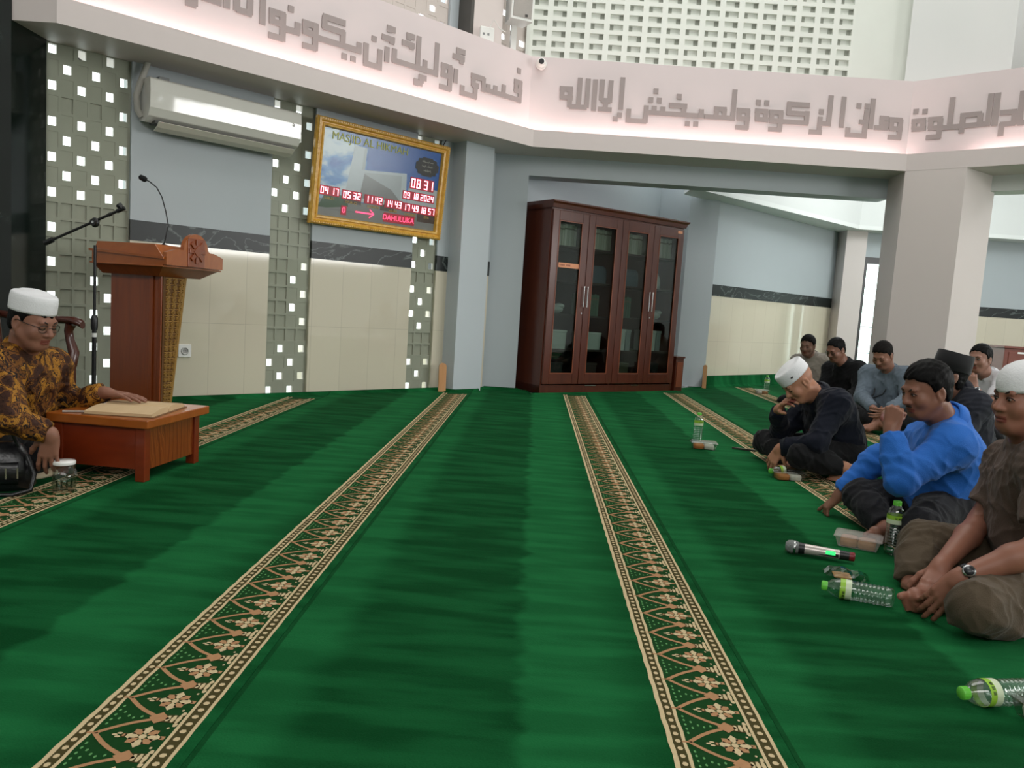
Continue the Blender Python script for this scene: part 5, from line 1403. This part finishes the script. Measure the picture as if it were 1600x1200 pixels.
def skin_mat(name, rgb):
    m, nt, b = nodes(name); L = nt.links.new
    tc = nt.nodes.new('ShaderNodeTexCoord'); nz = nt.nodes.new('ShaderNodeTexNoise'); nz.inputs['Scale'].default_value = 9; nz.inputs['Detail'].default_value = 5
    L(tc.outputs['Object'], nz.inputs['Vector'])
    c = lin(rgb); mx = nt.nodes.new('ShaderNodeMix'); mx.data_type = 'RGBA'
    mx.inputs[6].default_value = (c[0] * .86, c[1] * .80, c[2] * .78, 1); mx.inputs[7].default_value = (min(1, c[0] * 1.1), c[1] * 1.1, c[2] * 1.1, 1)
    L(nz.outputs['Fac'], mx.inputs[0]); L(mx.outputs[2], b.inputs['Base Color'])
    b.inputs['Roughness'].default_value = .45; b.inputs['Specular IOR Level'].default_value = .35
    b.inputs['Subsurface Weight'].default_value = .08; b.inputs['Subsurface Radius'].default_value = (.012, .004, .002)
    n2 = nt.nodes.new('ShaderNodeTexNoise'); n2.inputs['Scale'].default_value = 260; L(tc.outputs['Object'], n2.inputs['Vector'])
    bp = nt.nodes.new('ShaderNodeBump'); bp.inputs['Strength'].default_value = .12; bp.inputs['Distance'].default_value = .002
    L(n2.outputs['Fac'], bp.inputs['Height']); L(bp.outputs[0], b.inputs['Normal'])
    return m
HAIRB = mat('black_hair', (9, 8, 8), .6, var=.4, scale=60, bump=.2, spec=.12, bscale=160, stretch=(1, 1, .4)); HAIRG = mat('greying_hair', (22, 19, 17), .7, spec=.1, var=.5, scale=80, bump=.2, bscale=160)
EYEW = mat('eye_white', (170, 158, 150), .3); EYED = mat('eye_dark', (26, 16, 12), .1); BROWH = mat('eyebrow_hair', (30, 22, 18), .8, var=.3, scale=200)
WCAP = mat('white_cap_cotton', (232, 232, 234), .85, var=.02, bump=.25, bscale=180); BVEL = mat('black_velvet', (14, 13, 15), .9, sheen=.3)
def cloth(name, rgb, rough=.85, var=.05): return mat(name, rgb, rough, var=var, scale=25, bump=.25, bscale=260, spec=.2, sheen=.1)

def person(key, label, J, hd, skin, shirt, trousers, vox=.006, sleeve='long', cap=None, hair=None, hands={}, feet={}, eyes='down', glasses=False, fat=1.0, girth=1.0, watch=None, brows=True, moustache=False, lanyard=False, hsc=1.0, collar=True, emblem=None, captilt=-6):
    A = {k: V3(PY(*v)) for k, v in J.items()}
    org = V3([A['pelvis'][0], A['pelvis'][1], 0.0])
    root = thing('person', label, 'person', tuple(org))
    lat = nrm(A['shL'] - A['shR']); spine = nrm(A['neck'] - A['pelvis']); fw = nrm(np.cross(lat, spine)) * -1
    # facing: left x up -> forward
    fw = nrm(np.cross(spine, lat)) * -1
    hf = head_frame(*hd); 
    if fw @ hf[:, 1] < 0: fw = -fw
    g = girth
    B, S_, T_ = Body(), Body(), Body()
    # torso
    ch, pe, nk = A['chest'], A['pelvis'], A['neck']
    mid = (ch * .45 + pe * .55)
    for body, e, kk in ((B, -.014, .04), (S_, .004, .05)):
        for s in (-1, 1):
            body.cone(ch + lat * .055 * s + spine * .02, mid + lat * .055 * s + fw * .015, .118 * g + e, .122 * g + e, kk)
            body.cone(mid + lat * .055 * s + fw * .015, pe + lat * .055 * s, .122 * g + e, .125 * g + e, kk)
        body.cone(A['shR'], A['shL'], .066 + e, .066 + e, kk)
        for s in ('shL', 'shR'):
            body.cone(A[s], ch + (A[s] - ch) * .35 - spine * .02, .070 + e, .095 * g + e, kk); body.cone(A[s], nk - spine * .005, .060 + e, .048 + e, kk)
        body.cone(nk - spine * .06, nk, .085 + e, .058 + e, kk)
    hc = A['head']
    nb = hc + hf @ V3([0, -.030, -.060])
    B.cone(nk - spine * .03, nb, .058, .054, .03)
    add_head(B, hc, hf, hsc, fat)
    B.cone(hc + hf @ V3([0, .02, -.085]) * hsc, nk + fw * .02, .035, .045, .03)   # throat
    if collar: S_.cone(nk - spine * .03, nk + nrm(nb - nk) * .03, .072, .064, .02, 'b')
    for s in 'LR':
        sh, el, wr = A['sh' + s], A['el' + s], A['wr' + s]
        kl = .8 if sleeve == 'long' else 1.0
        B.cone(sh, el, .050, .041 * kl, .03); B.cone(el, el + (wr - el) * .35, .042 * kl, .041 * kl, .02); B.cone(el + (wr - el) * .35, wr, .041 * kl, .027, .02)
        if sleeve == 'long':
            S_.cone(sh, el, .072 * (.5 + .5 * g), .060, .05); fd = nrm(wr - el); S_.cone(el, wr - fd * .06, .061, .050, .03); S_.cone(wr - fd * .09, wr - fd * .01, .046, .044, .02, 'ab')
        else:
            ue = sh + (el - sh) * .72; S_.cone(sh, ue, .070, .066, .03, 'b')
        hp = hands.get(s)
        if hp:
            tip = V3(PY(*hp['tip'])); B.cone(wr - nrm(wr - el) * .01, wr + nrm(tip - wr) * .02, .027, .026, .015)
            add_hand(B, wr, tip - wr, V3(hp['n'], float), 1 if s == 'R' else -1, hp.get('curl', (.3, .35, .25)), hp.get('spread', .12), hp.get('thumb', (.5, .3, .2)), hp.get('sc', 1.0))
        hip, kn, an = A['hip' + s], A['kn' + s], A['an' + s]
        hm = A.get('hem' + s, an); B.cone(hip, kn, .070, .050, .03); B.cone(kn, hm, .048, .034, .03)
        an0 = an; an = A.get('hem' + s, an); T_.cone(hip, kn, .098 * (.6 + .4 * g), .074, .04); fd = nrm(an - kn); T_.cone(kn, kn + (an - kn) * .5, .072, .064, .03); T_.cone(kn + (an - kn) * .4, an - fd * .02, .066, .054, .03, 'b')
        an = an0; fp = feet.get(s)
        if fp: add_foot(B, an, V3(PY(*fp['toe'])) - an, V3(fp['up'], float), 1 if s == 'R' else -1)
    T_.cone(A['hipL'], A['hipR'], .115 * g, .115 * g, .05); T_.cone(pe + spine * .02, (A['hipL'] + A['hipR']) / 2, .118 * g, .12 * g, .05)
    def floor_clip(F, ax):
        return np.maximum(F, (.004 - ax[2])[None, None, :].astype(np.float32))
    def both(amp, seed, bends):
        f = folds(amp, seed, [(A[n], .11, nrm(A[o] - A[n])) for n, o in bends]); return lambda F, ax: floor_clip(f(F, ax), ax)
    seed = sum(map(ord, key))
    pos, q = B.mesh(vox, floor_clip)
    # lips get their own tone
    fc = pos[q].mean(1); loc = (fc - hc) @ hf / (HS * hsc)
    fm = ((np.abs(loc[:, 0]) < .024) & (loc[:, 1] > .078) & (np.abs(loc[:, 2] + .0645) < .0125 - .22 * np.abs(loc[:, 0]) ** 1.2)).astype(int)
    body = np_mesh('body', pos, q, [skin, LIPS], root, org, fm)
    pos, q = S_.mesh(vox * 1.15, both(.009, seed, [('elL', 'wrL'), ('elR', 'wrR'), ('shL', 'elL'), ('shR', 'elR')])); np_mesh('shirt', pos, q, shirt, root, org)
    pos, q = T_.mesh(vox * 1.25, both(.009, seed + 3, [('knL', 'anL'), ('knR', 'anR'), ('hipL', 'knL'), ('hipR', 'knR')])); np_mesh('trousers', pos, q, trousers, root, org)
    HM = Matrix([list(r) + [0] for r in hf] + [[0, 0, 0, 1]]); HM.translation = Vector(hc - org); s = HS * hsc
    HM = HM @ Matrix.Scale(s, 4)
    # hair: a thick shell of the skull above the hairline
    if hair:
        Hh = Body(); up_ = hair.get('top', .010)
        lf = lambda x, y, z: hc + hf @ (V3([x, y, z]) * s)
        Hh.ell(lf(0, -.016, .040), ((.079 + up_ * .6) * s, (.098 + up_ * .7) * s, (.088 + up_) * s), hf, .01)
        Hh.ell(lf(0, -.040, -.02), (.074 * s, .066 * s, .062 * s), hf, .02)
        fr_ = hair.get('front', .070)
        def cut(F, ax):
            m = np.argwhere(F < .02); p = np.stack([ax[i][m[:, i]] for i in range(3)], 1)
            l = (p - hc) @ hf / s
            zb = np.interp(l[:, 1], [-.12, -.075, -.05, -.02, .004, .014, .028, .052, .075, .1], [-.066, -.070, -.050, .022, .010, .002, .040, .060, fr_, fr_])
            zb = zb + .004 * np.sin(l[:, 0] * 170) * (l[:, 1] > .03)
            d = (zb - l[:, 2]) * .8 * s
            cur = F[m[:, 0], m[:, 1], m[:, 2]] + .0022 * np.sin(l[:, 0] * 210 + 3 * np.sin(l[:, 2] * 60)) * np.sin(l[:, 1] * 120 + l[:, 2] * 90)
            F[m[:, 0], m[:, 1], m[:, 2]] = np.maximum(cur, d).astype(np.float32); return F
        pos, q = Hh.mesh(min(vox, .005), cut); np_mesh('hair', pos, q, hair.get('mat', HAIRB), root, org)
    if cap == 'haji' or cap == 'low':
        zt = .128 if cap == 'haji' else .118
        b = MB(); z0 = hair['capz'] if hair and 'capz' in hair else .045
        prof = [(.92, z0), (.985, z0), (1.0, z0 + .01), (1.0, z0 + .055), (.97, zt - .008), (.90, zt), (.86, zt - .003), (.6, zt + .010), (.3, zt + .016), (.001, zt + .018)]
        b.lathe([(r, z) for r, z in prof], 0, HM @ Matrix.Translation((0, -.014, 0)) @ Matrix.Rotation(math.radians(captilt), 4, 'X'), 40, .086, .107); b.build('cap', WCAP, root)
        if emblem:
            b = MB(); b.box((0, .105, 0), (.014, .004, .008), 0, HM @ Matrix.Translation((0, -.014, z0 + .03)) @ Matrix.Rotation(emblem, 4, 'Z')); b.build('cap_emblem', BLACKP, root)
    elif cap == 'knit':
        b = MB(); z0 = .040
        prof = [(.95, z0), (1.0, z0), (1.01, z0 + .012), (.99, z0 + .035), (.90, z0 + .062), (.72, z0 + .083), (.45, z0 + .096), (.2, z0 + .101), (.001, z0 + .102)]
        b.lathe(prof, 0, HM @ Matrix.Translation((0, -.016, .002)) @ Matrix.Rotation(math.radians(-8), 4, 'X'), 40, .086, .107); b.build('cap', WCAP, root)
    elif cap == 'songkok':
        b = MB(); z0 = .042; n = 40; rings = []
        for r, z, rid in ((.94, z0, 0), (1.0, z0, 0), (.99, z0 + .05, 0), (.95, z0 + .105, .004), (.90, z0 + .108, .004), (.5, z0 + .100, .006), (.05, z0 + .104, .010)):
            rings.append([(r * .087 * math.cos(2 * PI * i / n), r * .112 * math.sin(2 * PI * i / n), z + rid * abs(math.sin(2 * PI * i / n))) for i in range(n)])
        b.loft(rings, 0, HM @ Matrix.Translation((0, -.014, 0)) @ Matrix.Rotation(math.radians(-6), 4, 'X')); b.build('cap', BVEL, root)
    # brows, eyes
    if brows:
        for sx in (-1, 1):
            b = MB(); b.tube([(sx * .014, .0905, .024), (sx * .03, .0905, .031), (sx * .048, .078, .025)], [.0036, .0042, .002], 0, HM, 8); b.build('eyebrow', BROWH, root)
            e = MB()
            if eyes == 'open':
                e.sphere((sx * .031, .0782, .0055), (.0135, .0132, .0056), 0, HM, 14, 10); eo = e.build('eye', EYEW, root)
                MB().sphere((sx * .031, .0868, .0052), (.0060, .0055, .0058), 0, HM, 12, 8).build('iris', EYED, eo)
                MB().tube([(sx * .0165, .0862, .0045), (sx * .024, .0915, .0125), (sx * .032, .0925, .0142), (sx * .041, .088, .0115), (sx * .0475, .08, .004)], .0017, 0, HM, 6).build('eyelashes', BROWH, eo)
            else:
                e.tube([(sx * .0165, .0865, .0015), (sx * .024, .0905, -.0035), (sx * .032, .0912, -.0045), (sx * .041, .0868, -.003), (sx * .0475, .079, .002)], .0018, 0, HM, 6); e.build('eyelashes', BROWH, root)
    if moustache:
        b = MB(); b.tube([(-.026, .082, -.056), (-.014, .0925, -.049), (0, .0955, -.0475), (.014, .0925, -.049), (.026, .082, -.056)], [.002, .0042, .0036, .0042, .002], 0, HM, 8); b.build('moustache', BROWH, root)
    if glasses:
        b = MB()
        for sx in (-1, 1):
            pts = [(sx * .033 + .023 * math.copysign(abs(math.cos(a)) ** .7, math.cos(a)), .101 - .010 * abs(math.cos(a)), .002 + .017 * math.copysign(abs(math.sin(a)) ** .7, math.sin(a))) for a in [2 * PI * k / 20 for k in range(21)]]
            b.tube(pts, .0016, 0, HM, 6, False); b.tube([(sx * .056, .092, .008), (sx * .078, .05, .010), (sx * .084, -.005, .012), (sx * .084, -.025, -.002)], .0016, 0, HM, 6)
        b.tube([(-.010, .101, .006), (0, .104, .009), (.010, .101, .006)], .0015, 0, HM, 6); gl_ = b.build('glasses', mat('dark_glasses_frame', (40, 28, 24), .3), root)
        for sx in (-1, 1): MB().lathe([(.001, 0), (.021, 0)], 0, HM @ Matrix.Translation((sx * .033, .098, .002)) @ RX, 16, 1, .75, cap=False).build('lens', glass_mat('spectacle_lens', (246, 248, 248), 1.3), gl_)
    # turned-down collar
    if collar:
        ax_ = nrm(nb - nk); fr2 = nrm(fw - ax_ * (fw @ ax_)); rt2 = np.cross(fr2, ax_)
        CMx = Matrix([[rt2[i], fr2[i], ax_[i], (nk - org)[i]] for i in range(3)] + [[0, 0, 0, 1]])
        b = MB(); n = 30; rows = []
        for (r, z) in ((.065, .01), (.063, .044), (.068, .049), (.075, .039), (.088, .004), (.085, .000), (.072, .034)):
            row = []
            for i in range(n + 1):
                a = PI / 2 + .13 + (2 * PI - .26) * i / n; fl_ = max(0, math.sin(a)) ** 3
                row.append((r * math.cos(a), r * math.sin(a) * 1.02, z - (.020 * fl_ if z < .01 and r > .07 else .012 * fl_)))
            rows.append(row)
        b.loft(rows, 0, CMx, False, True, False); b.build('collar', shirt, root)
    if watch:
        el, wr = A['el' + watch[0]], A['wr' + watch[0]]; dw = nrm(wr - el); o_ = V3(watch[1], float); o_ = nrm(o_ - dw * (o_ @ dw)); s2 = np.cross(dw, o_); cwr = wr - dw * .022 - org
        WM = Matrix([[s2[i], o_[i], dw[i], cwr[i]] for i in range(3)] + [[0, 0, 0, 1]])
        b = MB(); b.lathe([(.030, -.010), (.0325, -.010), (.0325, .010), (.030, .010)], 0, WM, 28); st = b.build('watch', watch[2], root)
        MB().lathe([(.001, .030), (.018, .030), (.019, .034), (.018, .041), (.001, .041)], 0, WM @ Matrix.Rotation(-PI / 2, 4, 'X'), 24).build('watch_case', STEEL, st)
        MB().lathe([(.001, .0412), (.0145, .0412), (.001, .0416)], 0, WM @ Matrix.Rotation(-PI / 2, 4, 'X'), 20).build('watch_dial', mat('watch_dial', (60, 62, 66), .2), st)
    if lanyard:
        b = MB(); f0 = fw * (.125 * g)
        for s in (-1, 1):
            p = [nk + lat * .055 * s - fw * .01 + spine * .01, nk + lat * .075 * s + fw * .085 - spine * .05, ch + lat * .045 * s + f0 + fw * .025, mid + lat * (.01 * s - .045) + f0 * 1.05 + fw * .052 + spine * .10]
            b.tube([tuple(x - org) for x in p], .005, n=6)
        b.build('lanyard', BLACKP, root)
        bc = mid + f0 * 1.05 + fw * .060 + spine * .06 - lat * .045
        BMx = Matrix([[lat[i], fw[i], spine[i], (bc - org)[i]] for i in range(3)] + [[0, 0, 0, 1]])
        MB().box((0, 0, 0), (.055, .006, .085), 0, BMx).build('badge_holder', mat('badge_brown', (70, 52, 44), .3), root, bevel=.003)
    return root, A, fw, lat, spine, org
LIPS = skin_mat('lip_skin', (128, 70, 60))
BLACKC = cloth('black_trouser_cloth', (20, 20, 22)); CHAR = cloth('charcoal_trouser_cloth', (32, 32, 36)); OLIVE = cloth('olive_brown_trouser_cloth', (86, 74, 60))
NAVY = cloth('navy_shirt_cloth', (18, 22, 34)); BLUE = cloth('blue_shirt_cloth', (44, 108, 196), .75); BROWNP = cloth('brown_polo_cloth', (92, 76, 68), .9, .1)
BEIGE = cloth('beige_shirt_cloth', (150, 142, 132)); BLACKS = cloth('black_shirt_cloth', (16, 16, 18)); GREYS = cloth('grey_shirt_cloth', (104, 116, 128)); DGREY = cloth('dark_grey_shirt_cloth', (38, 40, 48)); WHITES = cloth('white_shirt_cloth', (206, 206, 210))
def batik():
    m, nt, b = nodes('batik_cloth'); L = nt.links.new
    tc = nt.nodes.new('ShaderNodeTexCoord')
    n1 = nt.nodes.new('ShaderNodeTexNoise'); n1.inputs['Scale'].default_value = 11; n1.inputs['Detail'].default_value = 3; n1.inputs['Distortion'].default_value = 1.6
    n2 = nt.nodes.new('ShaderNodeTexNoise'); n2.inputs['Scale'].default_value = 34; n2.inputs['Detail'].default_value = 2; n2.inputs['Distortion'].default_value = 2.2
    L(tc.outputs['Object'], n1.inputs['Vector']); L(tc.outputs['Object'], n2.inputs['Vector'])
    r1 = nt.nodes.new('ShaderNodeValToRGB'); r1.color_ramp.interpolation = 'CONSTANT'
    e = r1.color_ramp.elements; e[0].color = lin((58, 32, 20)) + (1,); e[1].position = .43; e[1].color = lin((112, 70, 26)) + (1,)
    q = e.new(.50); q.color = lin((30, 20, 18)) + (1,); q = e.new(.53); q.color = lin((160, 110, 36)) + (1,); q = e.new(.66); q.color = lin((78, 44, 22)) + (1,)
    r2 = nt.nodes.new('ShaderNodeValToRGB'); r2.color_ramp.interpolation = 'CONSTANT'
    e2 = r2.color_ramp.elements; e2[0].color = (1, 1, 1, 1); e2[1].position = .53; e2[1].color = (.28, .2, .16, 1); q = e2.new(.585); q.color = (1, 1, 1, 1)
    L(n1.outputs['Fac'], r1.inputs[0]); L(n2.outputs['Fac'], r2.inputs[0])
    mx = nt.nodes.new('ShaderNodeMix'); mx.data_type = 'RGBA'; mx.blend_type = 'MULTIPLY'; mx.inputs[0].default_value = 1
    L(r1.outputs[0], mx.inputs[6]); L(r2.outputs[0], mx.inputs[7]); L(mx.outputs[2], b.inputs['Base Color']); b.inputs['Roughness'].default_value = .7; b.inputs['Specular IOR Level'].default_value = .25
    return m
BATIK = batik()
SK = {k: skin_mat('skin_' + n, c) for k, n, c in (('A', 'warm', (142, 100, 82)), ('B', 'light', (178, 128, 102)), ('C', 'brown', (138, 96, 78)), ('D', 'tan', (146, 100, 82)), ('E', 'deep', (136, 104, 88)), ('F', 'umber', (136, 98, 82)), ('G', 'sand', (150, 108, 90)), ('H', 'ochre', (140, 104, 88)), ('I', 'clay', (146, 108, 92)))}
DN = (0, 0, -1)
person('A', 'person in brown and gold batik shirt, white cap and glasses, reading at the low desk',
  dict(head=(52, 503, 3.30), neck=(36, 548, 3.36), chest=(28, 602, 3.38), pelvis=(5, 696, 3.44), shR=(-2, 572, 3.20), elR=(20, 655, 3.06), wrR=(80, 678, 3.10),
       shL=(78, 572, 3.58), elL=(108, 630, 3.66), wrL=(163, 613, 3.62), hipR=(-5, 702, 3.34), knR=(58, 708, 3.24), anR=(5, 735, 3.3), hipL=(30, 700, 3.57), knL=(76, 702, 3.66), anL=(40, 728, 3.36)),
  (-14, 17, 0), SK['A'], BATIK, BLACKC, .0048, cap='haji', captilt=7, hair=dict(front=.05, top=.006), glasses=True, eyes='down', moustache=False,
  hands=dict(L=dict(tip=(216, 621, 3.62), n=DN, curl=(.10, .12, .08), thumb=(.1, .2, .1)), R=dict(tip=(74, 726, 3.10), n=(-.2, 1, 0), curl=(.25, .35, .2), thumb=(.3, .3, .2))))
person('B', 'person in navy shirt and white cap, sitting cross-legged with a hand on his nose',
  dict(head=(1248, 598, 4.60), neck=(1277, 617, 4.66), chest=(1299, 652, 4.70), pelvis=(1312, 705, 4.76), shL=(1306, 631, 4.50), elL=(1276, 692, 4.40), wrL=(1219, 700, 4.52),
       shR=(1270, 630, 4.88), elR=(1219, 678, 4.90), wrR=(1216, 640, 4.72), hipL=(1316, 708, 4.64), knL=(1252, 712, 4.42), anL=(1318, 732, 4.40), hipR=(1300, 705, 4.86), knR=(1196, 690, 4.98), anR=(1244, 720, 4.66)),
  (188, 42, -8), SK['B'], NAVY, BLACKC, .0048, cap='haji', eyes='down', girth=1.12, emblem=1.0,
  hands=dict(R=dict(tip=(1240, 611, 4.56), n=(.45, .1, -.6), curl=(.45, .5, .3), thumb=(.4, .3, .2)), L=dict(tip=(1205, 722, 4.54), n=(.7, .5, -.2), curl=(.3, .4, .3))),
  feet=dict(R=dict(toe=(1206, 724, 4.62), up=(0, -.3, 1)), L=dict(toe=(1290, 748, 4.40), up=(0, -.2, 1))))
person('C', 'person in bright blue shirt, fist at his mouth and other hand on the carpet',
  dict(head=(1447, 611, 3.22), neck=(1481, 657, 3.28), chest=(1478, 712, 3.32), pelvis=(1470, 785, 3.38), shL=(1487, 697, 3.12), elL=(1407, 750, 3.04), wrL=(1392, 674, 3.13),
       shR=(1447, 688, 3.50), elR=(1370, 718, 3.56), wrR=(1313, 772, 3.56), hipL=(1476, 790, 3.28), knL=(1440, 826, 2.98), anL=(1400, 838, 3.30), hipR=(1460, 785, 3.48), knR=(1345, 775, 3.48), anR=(1384, 828, 3.24)),
  (190, 16, 0), SK['C'], BLUE, CHAR, .0044, hair=dict(front=.074, top=.014), eyes='open', girth=1.1, moustache=True,
  hands=dict(L=dict(tip=(1401, 628, 3.14), n=(.75, .65, 0), curl=(1.3, 1.4, .9), thumb=(.9, .5, .3), spread=.05), R=dict(tip=(1284, 800, 3.60), n=(.3, .1, -1), curl=[(.0, .15, .1), (.5, .5, .3), (.5, .5, .3), (.45, .4, .3)], spread=.28, thumb=(.5, .1, .1))),
  feet=dict(R=dict(toe=(1330, 838, 3.18), up=(.15, 1, .1))))
person('D', 'person in brown polo shirt and white skullcap, at the right picture edge',
  dict(head=(1603, 626, 2.50), neck=(1616, 694, 2.54), chest=(1620, 768, 2.56), pelvis=(1632, 878, 2.6), shL=(1640, 730, 2.36), elL=(1628, 856, 2.26), wrL=(1500, 902, 2.28),
       shR=(1580, 726, 2.72), elR=(1533, 815, 2.72), wrR=(1470, 884, 2.48), hipL=(1640, 895, 2.46), knL=(1526, 948, 2.20), anL=(1590, 985, 2.30), hipR=(1604, 875, 2.70), knR=(1442, 846, 2.74), anR=(1455, 930, 2.46), hemR=(1424, 916, 2.60)),
  (187, 2, 0), SK['D'], BROWNP, OLIVE, .004, sleeve='short', cap='knit', hair=dict(front=.06, top=.006), eyes='open', girth=1.05, watch=('L', (-.1, -.9, .8), BLACKP),
  hands=dict(L=dict(tip=(1442, 958, 2.31), n=(.3, .8, -.35), sc=.95, spread=.05, curl=(.20, .25, .2), thumb=(.2, .2, .2)), R=dict(tip=(1450, 928, 2.40), sc=.92, spread=.05, n=(.2, .3, -1), curl=(.30, .35, .3), thumb=(.5, .3, .2))),
  feet=dict(R=dict(toe=(1368, 926, 2.42), up=(0, 1, .15))))
person('E', 'person in beige grey shirt, farthest back before the tiled side wall',
  dict(head=(1262, 540, 8.75), neck=(1270, 558, 8.80), chest=(1268, 580, 8.83), pelvis=(1268, 622, 8.87), shL=(1287, 565, 8.75), elL=(1293, 598, 8.65), wrL=(1268, 612, 8.50), shR=(1247, 565, 8.95), elR=(1239, 596, 8.85), wrR=(1254, 612, 8.55),
       hipL=(1275, 626, 8.80), knL=(1285, 632, 7.95), anL=(1258, 636, 8.45), hipR=(1258, 624, 8.95), knR=(1225, 628, 8.75), anR=(1265, 636, 8.55)),
  (228, 14, 0), SK['E'], BEIGE, BLACKC, .0075, hair=dict(front=.078, top=.009, mat=HAIRG), eyes='down',
  hands=dict(L=dict(tip=(1258, 618, 8.45), n=(.2, 1, 0)), R=dict(tip=(1262, 618, 8.5), n=(.2, .5, .5))))
person('F', 'person in black shirt and glasses, behind the navy-shirted man, before the glazed door',
  dict(head=(1306, 547, 7.7), neck=(1320, 569, 7.75), chest=(1322, 595, 7.8), pelvis=(1322, 634, 7.85), shL=(1341, 577, 7.65), elL=(1342, 612, 7.5), wrL=(1312, 625, 7.45), shR=(1298, 577, 7.97), elR=(1285, 608, 7.85), wrR=(1298, 625, 7.55),
       hipL=(1330, 638, 7.75), knL=(1338, 643, 7.3), anL=(1302, 648, 7.4), hipR=(1312, 636, 7.95), knR=(1272, 638, 7.75), anR=(1318, 648, 7.5)),
  (208, 26, 0), SK['F'], BLACKS, BLACKC, .0075, hair=dict(front=.094, top=.006), eyes='down', glasses=True,
  hands=dict(L=dict(tip=(1300, 631, 7.4), n=(.2, 1, 0)), R=dict(tip=(1306, 631, 7.5), n=(.2, .5, .5))))
person('G', 'person in grey shirt with a badge on a lanyard, head bowed, before the thick column',
  dict(head=(1379, 555, 6.75), neck=(1391, 581, 6.85), chest=(1391, 607, 6.88), pelvis=(1390, 646, 6.95), shL=(1415, 588, 6.72), elL=(1418, 624, 6.60), wrL=(1388, 640, 6.5), shR=(1358, 585, 7.05), elR=(1346, 620, 6.92), wrR=(1364, 638, 6.62),
       hipL=(1402, 651, 6.85), knL=(1420, 660, 6.45), anL=(1380, 663, 6.5), hipR=(1378, 649, 7.05), knR=(1336, 648, 6.8), anR=(1372, 659, 6.56)),
  (220, 34, 0), SK['G'], GREYS, BLACKC, .0065, hair=dict(front=.080, top=.006, mat=HAIRG), eyes='down', lanyard=True, girth=1.08,
  hands=dict(L=dict(tip=(1370, 646, 6.45), n=(.1, .9, .4)), R=dict(tip=(1378, 644, 6.5), n=(.3, .2, .8))),
  feet=dict(R=dict(toe=(1345, 659, 6.5), up=(0, -.3, 1))))
person('H', 'person in tall black velvet cap and dark grey shirt, behind the blue-shirted man',
  dict(head=(1479, 588, 4.45), neck=(1499, 614, 4.5), chest=(1507, 648, 4.53), pelvis=(1510, 712, 4.58), shL=(1522, 634, 4.34), elL=(1502, 686, 4.25), wrL=(1455, 710, 4.35), shR=(1478, 632, 4.70), elR=(1450, 680, 4.68), wrR=(1438, 708, 4.45),
       hipL=(1520, 720, 4.48), knL=(1470, 732, 4.2), anL=(1440, 740, 4.45), hipR=(1500, 714, 4.70), knR=(1430, 714, 4.8), anR=(1460, 738, 4.5)),
  (176, -17, 0), SK['H'], DGREY, BLACKC, .006, cap='songkok', hair=dict(front=.05, top=.001), eyes='down',
  hands=dict(L=dict(tip=(1440, 722, 4.35), n=(.3, 1, 0)), R=dict(tip=(1445, 722, 4.4), n=(.2, .5, .5))))
person('I', 'person in white short-sleeved shirt with a hand at his chin',
  dict(head=(1531, 561, 6.3), neck=(1544, 588, 6.36), chest=(1546, 614, 6.4), pelvis=(1550, 666, 6.46), shL=(1567, 597, 6.25), elL=(1548, 638, 6.04), wrL=(1522, 606, 6.12), shR=(1520, 594, 6.57), elR=(1512, 636, 6.5), wrR=(1518, 658, 6.3),
       hipL=(1558, 672, 6.36), knL=(1552, 682, 5.95), anL=(1505, 688, 6.1), hipR=(1540, 668, 6.56), knR=(1500, 672, 6.45), anR=(1545, 686, 6.2)),
  (212, 6, 0), SK['I'], WHITES, BLACKC, .0065, sleeve='short', hair=dict(front=.080, top=.008), eyes='open', moustache=True, watch=('L', (-.3, -.9, .2), STEEL),
  hands=dict(L=dict(tip=(1517, 583, 6.14), n=(.5, .8, .2), curl=(.9, .9, .6), thumb=(.7, .3, .2)), R=dict(tip=(1508, 664, 6.2), n=(.2, .4, .6))))
